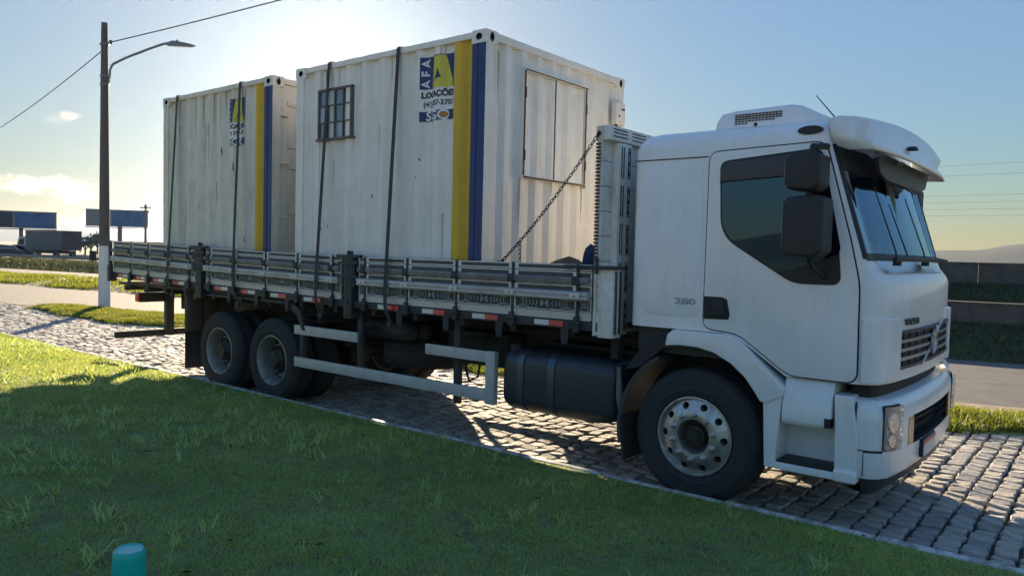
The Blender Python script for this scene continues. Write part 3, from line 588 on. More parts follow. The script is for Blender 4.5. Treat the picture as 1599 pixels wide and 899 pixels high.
tg.box(-10.83, -10.74, -.045, .06, 1.17, 1.42).box(-10.80, -10.74, -.04, -.005, 1.42, 1.78)
for z in (1.47, 1.60, 1.70): tg.tube([(-10.82, -.02, z), (-10.72, -.05, z)], .012, 6)
tgo = tg.build('tailgate', 'dark_steel', TR, bevel=0.004); tgo.location.z += bdz(-10.75)
for r, me in enumerate(ROWS): o = link('slat', me, tgo); o.location = (-10.765, 2.56, 0); o.rotation_euler.z = rad(-90); o.scale = (2.52, 1, 1)
# headboard behind the cab ----------------------------------------
hb = MB().box(-2.245, -2.215, 0.0, 2.6, 1.20, 2.80).build('headboard', 'board_white', TR, bevel=0.004)
for i in range(8):
    z0 = 1.20+i*.2; box('slat', 'board_white', hb, -2.215, -2.196, 0.006, 2.594, z0+.003, z0+.197, bevel=0.004)
def slotted(nm, x0, x1, y0, y1, z0, z1, vert=True):
    p_ = MB().box(x0, x1, y0, y1, z0, z1).build(nm, 'board_white', hb, bevel=0.006); sl = MB()
    if vert:
        n = int((z1-z0)/.30)
        for k in range(n):
            za = z0+.03+k*(z1-z0)/n; zb = za+(z1-z0)/n-.06
            for yy in (.18, .34, .70): sl.box(x1-.001, x1+.003, y0+(y1-y0)*yy, y0+(y1-y0)*yy+.012, za, zb)
            sl.box(x1-.001, x1+.003, y0+(y1-y0)*.84, y0+(y1-y0)*.84+.010, za, zb)
            for zz in (za+.04, (za+zb)/2, zb-.04): sl.lathe([(.001, .006), (.011, .005), (.012, 0)], (x1, y0+(y1-y0)*.78, zz), 'x', 8)
    else:
        n = int((y1-y0)/.27)
        for k in range(n):
            ya = y0+.04+k*(y1-y0)/n; yb = ya+(y1-y0)/n-.07
            for zz in (.25, .5, .72): sl.box(x1-.001, x1+.003, ya, yb, z0+(z1-z0)*zz, z0+(z1-z0)*zz+.009)
    link('slot', sl.mesh('slot', 'cab_seam'), p_)
for y0 in (.15, 1.2, 2.25): slotted('headboard_post', -2.195, -2.13, y0, y0+.20, 1.20, 2.755)
slotted('headboard_rail', -2.26, -2.12, -.002, 2.602, 2.76, 2.875, False)
slotted('corner_post', -2.20, -2.06, 0.002, 0.13, 1.19, 1.755)
MB().box(-2.20, -2.06, mir(.13), mir(.002), 1.19, 1.755).build('corner_post', 'board_white', hb, bevel=.005)
e_ = MB()
for k in range(34): e_.box(-2.25, -2.212, -.012, .001, 1.80+k*.028, 1.815+k*.028)
e_.build('edge_strip', 'rust', hb)
MB().box(-2.52, -1.95, -.03, -.004, 1.735, 1.765).tube([(-2.21, -.017, 1.70), (-2.21, -.017, 1.83)], .014, 8).build('latch_bar', 'dark_steel', hb, bevel=.003)
MB().tube([(-2.16, .25, 1.0), (-2.16, .25, 1.2)], .05).box(-2.3, -2.05, .75, 1.9, .95, 1.2).build('headboard_foot', 'chassis_black', hb); hb.location.x += .06
# side guard, tank, flaps -----------------------------------------
def guard(fl):
    s = lambda a, c_: sorted((fl(a), fl(c_)))
    gd = MB(); y0, y1 = s(.035, .075)
    gd.box(-6.23, -3.23, y0, y1, .500, .610).box(-6.235, -5.14, y0, y1, .870, .975).box(-4.115, -3.33, y0, y1, .855, .955); ya, yb = s(.028, .085); gd.box(-3.335, -3.228, ya, yb, .478, .960)
    go = gd.build('side_guard', 'guard_grey', TR, bevel=.006)
    y2, y3 = s(.078, .13)
    for x, z in ((-6.15, .5), (-5.14, .5), (-3.74, .42)):
        a, c_ = s(.13, .90); MB().box(x-.035, x+.035, y2, y3, z, 1.235).box(x-.02, x+.02, a, c_, .98, 1.04).build('guard_bracket', 'dark_steel', go, bevel=.005)
guard(lambda y: y); guard(mir)
def rrect(x0, x1, z0, z1, r, n=5):
    P_ = []
    for cx, cz, a0 in ((x1-r, z1-r, 0), (x0+r, z1-r, 90), (x0+r, z0+r, 180), (x1-r, z0+r, 270)):
        for k in range(n+1): a = rad(a0+90*k/n); P_.append((cx+r*math.cos(a), cz+r*math.sin(a)))
    return P_
def tank(fl, x0, x1):
    s = lambda a, c_: sorted((fl(a), fl(c_)))
    ys = s(.06, .74); tb = MB(); P_ = rrect(ys[0], ys[1], .455, 1.0, .135, 7); n = len(P_); V = []; F = []; st = [(x0, .80), (x0+.03, .93), (x0+.09, 1), (x1-.24, 1), (x1-.12, .965), (x1-.04, .88), (x1, .70)]
    cy, cz = (ys[0]+ys[1])/2, .735
    for x, k in st: V += [(x, cy+(p[0]-cy)*k, cz+(p[1]-cz)*k) for p in P_]
    for i in range(len(st)-1): F += [(i*n+j, i*n+(j+1) % n, (i+1)*n+(j+1) % n, (i+1)*n+j) for j in range(n)]
    F += [tuple(range(n)), tuple(range((len(st)-1)*n, len(st)*n))]
    to = tb.add(V, F).build('fuel_tank', 'tank_plastic', TR, smooth=45)
    for xs_ in (x0+.20, x0+.53):
        q = MB(); A = rrect(ys[0]-.006, ys[1]+.006, .449, 1.006, .14, 7); B = rrect(ys[0]+.002, ys[1]-.002, .457, 0.998, .133, 7); m_ = len(A)
        V = [(xs_+d, *p) for d in (0, .07) for p in A]; q.add(V, [(j, (j+1) % m_, m_+(j+1) % m_, m_+j) for j in range(m_)]); q.build('tank_strap', 'tank_strap', to, smooth=40)
    MB().lathe([(.06, -.03), (.06, .02), (.045, .035), (.001, .036)], (x0+.10, (ys[0]+.12) if fl(.1) < 1 else ys[1]-.12, 1.01), 'z', 20).build('filler_cap', 'black_plastic', to, smooth=40)
    MB().box(x0+.1, x1-.1, *s(.60, .88), .95, 1.03).build('tank_bracket', 'chassis_black', to)
tank(lambda y: y, -3.19, -2.02); tank(mir, -4.6, -2.0)
for (x, y, z) in ((-5.0, .40, 1.0), (-5.0, .62, .98)): MB().lathe([(.001, -.36), (.07, -.35), (.11, -.31), (.115, -.28), (.115, .28), (.11, .31), (.07, .35), (.001, .36)], (x, y, z), 'x', 20).build('air_tank', 'dark_steel', TR, smooth=40)
MB().box(-4.3, -3.5, .55, .82, .72, 1.05).build('battery_box', 'chassis_black', TR, bevel=.02)
MB().tube([(-4.0, .50, .9), (-3.95, .45, .68), (-3.88, .42, .58), (-3.8, .46, .62), (-3.78, .5, .9)], .013, 6).tube([(-3.62, .5, .9), (-3.60, .46, .62), (-3.64, .44, .60)], .012, 6).build('air_hose', 'rubber', TR, smooth=60)
MB().tube([(-2.02, .16, .95), (-1.99, .13, .72), (-1.97, .12, .62), (-1.96, .16, .58)], [.02, .03, .022, .008], 8).build('hanging_rag', 'far_grey', TR, smooth=60)
# front mudguard behind the wheel
def mudguard(fl):
    y0, y1 = sorted((fl(.09), fl(.50))); P_ = []; Q = []
    for k in range(13): a = rad(118+75*k/12); P_.append((-1.34+.645*math.cos(a), .5+.66*math.sin(a))); Q.append((-1.34+.615*math.cos(a), .5+.63*math.sin(a)))
    mo = MB().prism(P_+Q[::-1], 'y', y0, y1).build('mudguard', 'grey_plastic', TR, smooth=40)
    MB().prism([(-1.985, .66), (-1.955, .66), (-1.92, .22), (-1.945, .22)], 'y', y0+.02, y1-.02).build('mudflap', 'rubber', mo, bevel=.004)
mudguard(lambda y: y); mudguard(mir)
for fl in (lambda y: y, mir):                # rear flaps: boards above, rubber below
    y0, y1 = sorted((fl(.02), fl(.72))); fo = MB().box(-8.66, -8.60, y0, y1, .70, 1.22).build('rear_splash_board', 'wood_dark', TR, bevel=.004)
    for k in range(3): box('board_batten', 'wood_dark', fo, -8.60, -8.585, y0+.02+k*.235, y0+.215+k*.235, .705, 1.215, bevel=.004)
    box('mudflap', 'rubber', fo, -8.645, -8.625, y0, y1, .20, .72)
for x0, x1 in ((-8.55, -6.1),):              # arched mudguard plates over the rear axles
    P_ = [(-8.45, 1.12), (-8.3, 1.2), (-6.42, 1.2), (-6.2, 1.10), (-6.08, .92), (-6.02, .92), (-6.12, 1.15), (-6.3, 1.235), (-8.45, 1.235)]
    MB().prism(P_, 'y', .03, .12).build('arch_plate', 'dark_steel', TR, bevel=.004); MB().prism(P_, 'y', mir(.12), mir(.03)).build('arch_plate', 'dark_steel', TR)
ub = MB().box(-10.66, -10.58, -.02, 2.62, .43, .53).build('underride_bar', 'dark_steel', TR, bevel=.008)
for y in (.70, 1.78): box('bar_post', 'dark_steel', ub, -10.575, -10.48, y, y+.12, .45, 1.18, bevel=.005)
lb = MB().box(-10.66, -10.55, .32, .86, .965, 1.115).build('rear_lamp_bar', 'dark_steel', TR, bevel=.008); MB().box(-10.66, -10.55, 1.74, 2.28, .965, 1.115).build('rear_lamp_bar', 'dark_steel', TR, bevel=.008)
box('tail_lamp', 'lamp_red', lb, -10.665, -10.545, .292, .318, .975, 1.105, bevel=.008)
# cab -------------------------------------------------------------
CABH = [(-1.90, .18), (-1.895, .13), (-1.865, .102), (-1.80, .10), (-1.55, .10), (-1.27, .10), (-1.12, .10), (-1.0, .10), (-.86, .10), (-.72, .10), (-.66, .10), (-.5, .10), (-.33, .10), (-.20, .104), (-.130, .130), (-.080, .190), (-.050, .30), (-.028, .47), (-.002, .80), (.010, 1.3)]
NH = len(CABH)
def cab_pt(i, z):
    """i: column index over the whole outline, near side first; returns the outline point at height z"""
    m_ = i >= NH; j = i if not m_ else 2*NH-2-i; x, y = CABH[j]
    k = sstep(12.5, 16.5, j); lean = .30*max(0, z-1.86)
    f = -(.13*sstep(1.70, 1.86, z))*k
    x = (x+1.9)*(1-lean/1.75)-1.9+f if j > 3 else x
    return (x, mir(y) if m_ else y)
NC = 2*NH-1
def zlow(x):
    if x > -.66: return 1.045
    if x > -1.04: return 1.045+(-.66-x)/.38*.255
    return 1.305
ZS = [1.36, 1.5, 1.69, 1.74, 1.79, 1.86, 1.90, 2.1, 2.35, 2.585, 2.66]
ROOF = [(.02, 2.72), (.07, 2.775), (.16, 2.805), (.34, 2.83), (.7, 2.86), (.92, 2.87)]
P_ = []
for i in range(NC):
    x0, y0 = cab_pt(i, 1.3); zl = zlow(x0); col = [(*cab_pt(i, zl), zl), (*cab_pt(i, (zl+1.36)/2), (zl+1.36)/2)]
    for z in ZS: col.append((*cab_pt(i, z), z))
    xt, yt = cab_pt(i, 2.66)
    for d, z in ROOF: col.append((-1.1+(xt+1.1)*(1-d/1.05), YM+(yt-YM)*(1-d/1.25), z))
    P_.append(col)
iw0 = 2+ZS.index(1.90); iw1 = 2+ZS.index(2.585)
c0 = 14; c1 = NC-1-14
cb = MB(); cb.grid(P_, skip=lambda i, j: c0 <= i < c1 and iw0 <= j < iw1)
rear = [P_[0], P_[-1]]; cb.grid([[P_[0][j] for j in range(len(P_[0]))], [P_[-1][j] for j in range(len(P_[0]))]])
top = [P_[i][-1] for i in range(NC)]; cb.add(top, [tuple(range(NC))])
cab = cb.build('cab', 'cab_white', TR, smooth=50)
MB().box(-1.86, -.32, .16, 2.44, 1.10, 1.34).box(-1.86, -1.80, .16, 2.44, 1.3, 2.7).box(-.62, -.22, .2, 2.4, 1.3, 1.80).box(-1.3, -.9, .3, .85, 1.4, 2.25).box(-1.3, -.9, 1.75, 2.3, 1.4, 2.25).build('cab_interior', 'dash', cab, bevel=.03)
def cpatch(a, c_, z0, z1, off, nz=4, nsub=4):
    """a strip of the cab outline between columns a..c_ (float), offset outwards, both skins"""
    cols = np.linspace(a, c_, int((c_-a)*nsub)+1); G1 = []; G2 = []
    def at(t, z):
        i = min(int(t), NC-2); f = t-i; p, q = cab_pt(i, z), cab_pt(i+1, z); return np.array(p)*(1-f)+np.array(q)*f
    for t in cols:
        r1 = []; r2 = []
        for k in range(nz+1):
            za = z0(t) if callable(z0) else z0; zb = z1(t) if callable(z1) else z1; z = za+(zb-za)*k/nz
            p = at(t, z); d = at(min(t+.25, NC-1), z)-at(max(t-.25, 0), z); n_ = np.array([d[1], -d[0]]); n_ = n_/np.linalg.norm(n_)
            q = p+n_*off; r1.append((q[0], q[1], z)); q2 = p-n_*.01; r2.append((q2[0], q2[1], z))
        G1.append(r1); G2.append(r2)
    return G1, G2
def cshell(nm, m_, parent, a, c_, z0, z1, off, bevel=0, nz=4, nsub=4):
    G1, G2 = cpatch(a, c_, z0, z1, off, nz, nsub); b = MB(); b.grid(G1)
    ring = [r[0] for r in G1]+G1[-1][1:]+[r[-1] for r in G1[::-1]][1:]+G1[0][::-1][1:-1]; ring2 = [r[0] for r in G2]+G2[-1][1:]+[r[-1] for r in G2[::-1]][1:]+G2[0][::-1][1:-1]
    n_ = len(ring); b.add(ring+ring2, [(i, (i+1) % n_, n_+(i+1) % n_, n_+i) for i in range(n_)])
    me = b.mesh(nm, m_); bm = bmesh.new(); bm.from_mesh(me); bmesh.ops.remove_doubles(bm, verts=bm.verts, dist=1e-5); bmesh.ops.recalc_face_normals(bm, faces=bm.faces)
    if bevel: bmesh.ops.bevel(bm, geom=[e for e in bm.edges if len(e.link_faces) == 2 and e.calc_face_angle(0) > .7], offset=bevel, segments=3, affect='EDGES', clamp_overlap=True)
    bm.to_mesh(me); bm.free(); me.polygons.foreach_set('use_smooth', [True]*len(me.polygons)); me.set_sharp_from_angle(angle=rad(45)); return link(nm, me, parent)
# windscreen with dark border
G1, G2 = cpatch(c0, c1, 1.89, 2.60, .002, 6, 3); MB().grid(G1).build('windscreen', 'windscreen_glass', cab, smooth=180)
cshell('windscreen_gasket', 'black_plastic', cab, c0-.55, c0+.25, 1.865, 2.62, .006); cshell('windscreen_gasket', 'black_plastic', cab, c1-.25, c1+.55, 1.865, 2.62, .006)
cshell('windscreen_gasket', 'black_plastic', cab, c0, c1, 1.855, 1.905, .007, nz=1); cshell('sun_band', 'black_plastic', cab, c0, c1, 2.46, 2.63, .008, nz=2)
# cowl grille and wipers
cshell('cowl', 'silver', cab, 16, NC-17, 1.775, 1.855, .012, nz=2)
for ya, yt, zt in ((.47, .40, 2.36), (1.38, 1.30, 2.34)):
    q = lambda z: -.088-.30*(z-1.86)
    MB().tube([(-.07, ya, 1.865), (q(1.92)+.03, ya, 1.92), (q(zt)+.02, yt, zt)], [.009, .0055, .004], 6).lathe([(.028, -.03), (.028, .02), (.001, .03)], (-.065, ya, 1.855), 'z', 10).build('wiper', 'black_plastic', cab, smooth=40)
MB().tube([(-.05, .35, 1.86), (-.03, .55, 1.875), (-.02, .9, 1.87), (-.02, 1.5, 1.875), (-.04, 2.1, 1.87)], [.012, .02, .016, .02, .012], 8).build('wiper_linkage', 'black_plastic', cab, smooth=40)
MB().prism([(.45, 1.90), (.62, 1.90), (.60, 1.945), (.53, 1.985)], 'x', -.27, -.20).build('warning_triangle', 'orange', cab)
# hanging cloth behind the windscreen
cl = MB(); rows = []
for k in range(13):
    t = k/12; z = 2.52-.50*t; rows.append([(-.30-.02+.12*t+.015*math.sin(9*t+j*1.4), .95+.22*t+.07*j*(1-.75*t)+.012*math.sin(12*t+j), z) for j in range(5)])
cl.grid([r[:3] for r in rows], 0); cl.grid([r[2:] for r in rows], 1); cl.build('hanging_cloth', ['cloth_green', 'cloth_brown'], cab, smooth=180)
# doors, windows, both sides
DOOR = [(-1.277, 1.335), (-1.268, 2.56), (-1.235, 2.61), (-1.17, 2.62), (-.52, 2.635), (-.465, 2.615), (-.430, 2.55), (-.265, 1.965), (-.205, 1.70), (-.196, 1.055), (-.625, 1.053), (-.665, 1.075), (-.995, 1.300), (-1.06, 1.330)]
WIN = None
def rpoly(P, r, n=5):
    out = []; m_ = len(P)
    for i in range(m_):
        a, b_, c_ = np.array(P[i-1], float), np.array(P[i], float), np.array(P[(i+1) % m_], float)
        la, lc = np.linalg.norm(a-b_), np.linalg.norm(c_-b_); p = b_+(a-b_)/la*min(r, la*.45); q = b_+(c_-b_)/lc*min(r, lc*.45)
        for k in range(n+1): t = k/n; out.append(tuple(p*(1-t)**2+b_*2*t*(1-t)+q*t*t))
    return out
def inset(P, d):
    out = []; n = len(P); A = sum(P[i-1][0]*P[i][1]-P[i][0]*P[i-1][1] for i in range(n))
    for i in range(n):
        a, c_ = np.array(P[i-1]), np.array(P[(i+1) % n]); e = (c_-a)/np.linalg.norm(c_-a); nn = np.array([-e[1], e[0]])*(1 if A > 0 else -1); out.append(tuple(np.array(P[i])+nn*d))
    return out
DOOR = rpoly([(-1.277, 1.330), (-1.268, 2.617), (-.452, 2.640), (-.265, 1.965), (-.205, 1.70), (-.196, 1.053), (-.635, 1.053), (-1.01, 1.312)], .075)
WIN = rpoly([(-1.185, 2.548), (-.468, 2.602), (-.345, 2.02), (-.312, 1.686), (-.63, 1.686), (-1.10, 1.970), (-1.165, 2.08)], .07)
GWP = rpoly([(-1.168, 2.40), (-.43, 2.43), (-.345, 2.02), (-.318, 1.90), (-.72, 1.757), (-1.085, 1.982), (-1.150, 2.09)], .05)
for fl, vis in ((lambda y: y, 1), (mir, 0)):
    s = lambda a, c_: sorted((fl(a), fl(c_)))
    MB().prism(inset(DOOR, -.009), 'y', *s(.0985, .105)).build('door_gap', 'cab_seam', cab)
    d = MB().prism(DOOR, 'y', *s(.090, .104)).build('door', 'cab_white', cab, bevel=.004)
    MB().prism(WIN, 'y', *s(.086, .0895)).build('window_surround', 'black_plastic', d)
    GW = GWP
    MB().prism(GW, 'y', *s(.0835, .0858)).build('window_glass', 'side_glass', d)
    MB().prism([(-1.172, 2.395), (-1.165, 2.50), (-1.12, 2.535), (-.50, 2.575), (-.455, 2.43)], 'y', *s(.055, .0855)).build('wind_deflector', 'grey_plastic', d, bevel=.01)
    MB().prism([(-1.272, 1.400), (-1.272, 1.566), (-1.13, 1.566), (-1.095, 1.55), (-1.072, 1.44), (-1.082, 1.405)], 'y', *s(.083, .0895)).build('handle_recess', 'cab_seam', d, bevel=.003)
    MB().prism([(-1.20, 1.425), (-1.20, 1.55), (-1.12, 1.55), (-1.095, 1.44)], 'y', *s(.066, .082)).build('door_handle', 'black_plastic', d, bevel=.006)
    # sleeper side pressing and seam
    MB().box(-1.885, -1.282, *s(.0975, .1005), 2.583, 2.592).build('cab_trim', 'cab_seam', cab)
    MB().prism(rrect(-1.80, -1.31, 1.40, 2.55, .09, 6), 'y', *s(.0955, .103)).build('sleeper_panel', 'cab_white', cab, bevel=.0035)
    # fender
    FD = [(-1.565, 1.175), (-1.45, 1.188), (-1.30, 1.185), (-1.17, 1.158), (-1.04, 1.095), (-.93, 1.005), (-.86, .915), (-.815, .850), (-.775, .845), (-.66, .905), (-.655, .965), (-.70, 1.02), (-.995, 1.275), (-1.06, 1.300), (-1.50, 1.302), (-1.548, 1.265)]
    MB().prism(FD, 'y', *s(.055, .40)).build('fender', 'cab_white', cab, bevel=.012, seg=3)
    MB().prism([(-1.93, .95), (-1.75, 1.19), (-1.5, 1.29), (-1.0, 1.25), (-.72, .95), (-.78, .85), (-1.0, 1.08), (-1.3, 1.175), (-1.6, 1.15), (-1.8, .98)], 'y', *s(.10, .62)).build('wheel_arch', 'chassis_black', cab)
    # corner panel
    if vis: cshell('corner_panel', 'cab_white', cab, 13.25, 17.0, 1.052, 1.475, .016, bevel=.008, nz=2)
    else: cshell('corner_panel', 'cab_white', cab, NC-1-17.0, NC-1-13.25, 1.052, 1.475, .030, bevel=.008, nz=2)
    # steps
    su = MB(); su.prism([(-.800, .905), (-.775, .40), (-.700, .40), (-.690, .60), (-.665, .905)], 'y', *s(.07, .42))
    su.box(-.70, -.17, *s(.075, .42), .395, .445).box(-.70, -.30, *s(.305, .34), .44, .76)
    su.prism([(-.305, .44), (-.312, .74), (-.322, .965), (-.215, .965), (-.205, .93), (-.172, .70), (-.172, .44)], 'y', *s(.075, .42))
    st = su.build('step_unit', 'cab_white', cab, bevel=.008, seg=3)
    MB().prism([(.08, .72), (.06, .75), (.06, .86), (.085, .93), (.13, 1.05), (.42, 1.05), (.42, .72)] if vis else [(mir(.08), .72), (mir(.06), .75), (mir(.06), .86), (mir(.085), .93), (mir(.13), 1.05), (mir(.42), 1.05), (mir(.42), .72)], 'x', -.662, -.335).build('upper_step_cover', 'cab_white', st, bevel=.012, seg=3)
    box('step_tread', 'black_plastic', st, -.692, -.318, *s(.085, .305), .446, .462, bevel=.004)
    MB().box(-.31, -.165, *s(.058, .30), .392, .475).build('step_foot', 'cab_white', st, bevel=.018, seg=3)
    box('latch', 'black_plastic', st, -.375, -.335, *s(.055, .12), .735, .80)
    # mirrors
    mr = MB().tube([(-.43, fl(.06), 2.60), (-.47, fl(-.10), 2.585), (-.48, fl(-.12), 2.50)], .022, 8).build('mirror_arm', 'black_plastic', cab, smooth=50); MB().tube([(-.475, fl(-.13), 2.34), (-.475, fl(-.13), 2.2)], .02, 8).build('mirror_link', 'black_plastic', mr, smooth=50); MB().tube([(-.47, fl(-.12), 1.90), (-.46, fl(-.06), 1.80), (-.42, fl(.09), 1.74)], .022, 8).build('mirror_arm', 'black_plastic', cab, smooth=50)
    def mh(nm, x0, x1, ya, yb, z0, z1):
        b = MB().prism([(x0+.02, z0), (x1-.05, z0-.015), (x1, z0+.03), (x1, z1-.02), (x1-.05, z1), (x0+.03, z1-.012), (x0, z1-.05), (x0-.0, z0+.05)], 'y', *s(ya, yb)); return b.build(nm, 'black_plastic', mr, bevel=.032, seg=4)
    m1 = mh('upper_mirror', -.60, -.375, -.255, -.03, 2.300, 2.535); m2 = mh('lower_mirror', -.605, -.345, -.255, -.03, 1.875, 2.262)
    box('mirror_glass', 'chrome', m1, -.6035, -.598, *s(-.23, -.06), 2.36, 2.475); box('mirror_glass', 'chrome', m2, -.6085, -.603, *s(-.23, -.06), 1.94, 2.20)
    # marker lamp on the roof edge
    ml = MB(); ml.add([(-.56+.085*math.cos(2*PI*k/16), fl(.105+.02*q), 2.725+.03*math.sin(2*PI*k/16)*(1-.3*q)) for q in (0, 1, 2) for k in range(16)], [(q*16+k, q*16+(k+1) % 16, (q+1)*16+(k+1) % 16, (q+1)*16+k) for q in (0, 1) for k in range(16)]+[tuple(range(16))])
    ml.build('marker_lamp', 'black_plastic', cab, smooth=50)
# badge
def flat_text(nm, body, size, m_, parent, fn, th=.004, bold=0.0):
    """fn maps text plane (u,v,w) to a world point"""
    me = text_mesh(body, size, bold); bm = bmesh.new(); bm.from_mesh(me); bm.faces.ensure_lookup_table()
    r = bmesh.ops.extrude_face_region(bm, geom=bm.faces[:]); 
    for v in [g_ for g_ in r['geom'] if isinstance(g_, bmesh.types.BMVert)]: v.co.z += th
    bmesh.ops.recalc_face_normals(bm, faces=bm.faces)
    for v in bm.verts: v.co = Vector(fn(v.co.x, v.co.y, v.co.z))
    bmesh.ops.recalc_face_normals(bm, faces=bm.faces); bm.to_mesh(me); bm.free(); me.materials.clear(); me.materials.append(MATS[m_]); return link(nm, me, parent)
flat_text('number_badge', '280', .062, 'badge', cab, lambda u, v, w: (-1.428+u*1.85, .095-w, 1.518+v), .006, .001)
# sun visor
nv = 31; RV_ = []
for k in range(nv):
    t = k/(nv-1); y = .088+2.424*t; e = abs(2*t-1)
    xf = -.150+.060*(1-e**3.2); xr = -.44+.03*(1-e**2); zt = 2.785+.07*(1-e**2.2)
    RV_.append([(xr, y, zt), (xr+.07, y, zt+.016), (xr+.16, y, zt+.004), (xr+.25, y, zt-.030), (xf-.07, y, 2.66+.25*(zt-2.785)), (xf-.02, y, 2.62), (xf, y, 2.574)])
yc = RV_[0][0][1]; side_lo = [(-.36, 2.585), (-.425, 2.66)]
vb = MB(); vb.grid(RV_)
for r, m__ in ((RV_[0], 0), (RV_[-1], 1)):
    ring = list(r)+[(r[0][0]+.34*.62, r[0][1], 2.574), (r[0][0]+.14, r[0][1], 2.575), (r[0][0]+.065, r[0][1], 2.605), (r[0][0]+.025, r[0][1], 2.67)]; vb.add(ring, [tuple(range(len(ring)))])
me = vb.mesh('sun_visor', 'cab_white'); bm = bmesh.new(); bm.from_mesh(me); bmesh.ops.remove_doubles(bm, verts=bm.verts, dist=1e-4); bmesh.ops.recalc_face_normals(bm, faces=bm.faces)
if sum(f.normal.z*f.calc_area() for f in bm.faces) < 0: bmesh.ops.reverse_faces(bm, faces=bm.faces)
bmesh.ops.solidify(bm, geom=bm.faces[:], thickness=.014); bmesh.ops.recalc_face_normals(bm, faces=bm.faces)
bm.to_mesh(me); bm.free(); me.polygons.foreach_set('use_smooth', [True]*len(me.polygons)); me.set_sharp_from_angle(angle=rad(110)); vis_ = link('sun_visor', me, cab)
MB().prism([(.45, 2.60), (2.15, 2.60), (2.05, 2.47), (1.85, 2.43), (.75, 2.43), (.55, 2.47)], 'x', -.235, -.215).build('visor_band', 'grey_plastic', vis_)
for y in (.34, .40, .50, .95, 1.0, 1.9): MB().tube([(-.16, y, 2.575), (-.24, y+.02, 2.555)], .008, 6).build('visor_bracket', 'silver', vis_)
MB().lathe([(.001, .03), (.03, .025), (.045, 0)], (-.125, 1.05, 2.672), 'z', 12).build('visor_lamp', 'black_plastic', vis_, smooth=50)
# roof air conditioner
ac = MB(); PR = [(-1.345, 2.78), (-1.335, 2.90), (-1.30, 2.945), (-1.20, 2.962), (-.80, 2.972), (-.72, 2.955), (-.62, 2.90), (-.50, 2.84), (-.47, 2.78)]
rows = []
for y, k in ((.330, .0), (.335, .35), (.345, .75), (.365, .93), (.42, 1.0), (.60, 1.03), (1.3, 1.05), (2.0, 1.03), (2.18, 1.0), (2.235, .93), (2.255, .75), (2.265, .35), (2.27, 0)):
    rows.append([(x, y, 2.79+(z-2.79)*(k if z > 2.8 else 1)) for x, z in PR])
ac.grid(rows); aco = ac.build('air_conditioner', 'cab_white', cab, smooth=60)
gs = MB()
for r in range(5):
    for k in range(14-(r > 3)*8-(r > 2)*2): x = -1.19+k*.0255; z = 2.915-r*.0165; gs.box(x, x+.019, .332+max(0, z-2.905)*.35, .40, z-.005, z+.004)
gs.build('vent_slot', 'cab_seam', aco); MB().lathe([(.001, -.02), (.014, -.015), (.016, .02)], (-1.03, .345, 2.835), 'y', 10).build('screw_knob', 'black_plastic', aco)
MB().tube([(-.43, .26, 2.80), (-.56, .20, 2.97)], [.005, .003], 6).build('antenna', 'black_plastic', cab)
# grille
cshell('grille', 'cab_seam', cab, 16.9, NC-1-16.9, 1.125, 1.385, .003, nz=1)
gri = cab
for z in (1.135, 1.195, 1.255, 1.315, 1.375): cshell('grille_bar', 'grey_plastic' if z in (1.135, 1.375) else 'silver', cab, 17.0, NC-1-17.0, z-.011, z+.011, .018, nz=1)
for t in np.linspace(17.2, NC-1-17.2, 9): cshell('grille_rib', 'black_plastic', cab, t-.04, t+.04, 1.13, 1.38, .012, nz=1)
MB().prism([(.93, 1.12), (.985, 1.12), (1.67, 1.40), (1.615, 1.40)], 'x', .014, .032).build('diagonal_bar', 'silver', cab, bevel=.004)
MB().lathe([(.075, .02), (.092, .032), (.092, .042), (.072, .042), (.068, .034), (.001, .032)], (0, 1.3, 1.26), 'x', 28).tube([(.036, 1.36, 1.33), (.036, 1.40, 1.375)], .012, 6).build('emblem', 'silver', cab, smooth=40)
flat_text('front_lettering', 'VOLVO', .062, 'far_dark', cab, lambda u, v, w: (-.006+w+u*.1, .72+u*1.6, 1.438+v), .006, .002)
# bumper
BO = [(-.255, .105), (-.16, .105), (-.095, .120), (-.040, .165), (.000, .25), (.022, .38), (.046, .65), (.063, 1.0), (.068, 1.3)]; NB = len(BO); NBC = 2*NB-1
def bpt(t, off=0):
    def one(i):
        j = i if i < NB else 2*NB-2-i; x, y = BO[j]; return np.array([x, y if i < NB else mir(y)])
    i = min(int(t), NBC-2); f = t-i; p = one(i)*(1-f)+one(i+1)*f
    a = min(max(t-.3, 0), NBC-1); c_ = min(max(t+.3, 0), NBC-1)
    def q(t_): i = min(int(t_), NBC-2); f = t_-i; return one(i)*(1-f)+one(i+1)*f
    d = q(c_)-q(a); n_ = np.array([d[1], -d[0]]); n_ = n_/np.linalg.norm(n_); return p+n_*off
BP = [(-.16, .40), (-.07, .405), (-.02, .43), (-.004, .48), (.0, .60), (.0, .80), (-.004, .87), (-.020, .912), (-.06, .942), (-.20, .955)]
cols = np.linspace(0, NBC-1, 57); rows = []
def bz(z, t):                                 # the bumper's lower edge rises towards the middle at the corners
    return z
for t in cols: rows.append([(*bpt(t, o_), z) for o_, z in BP])
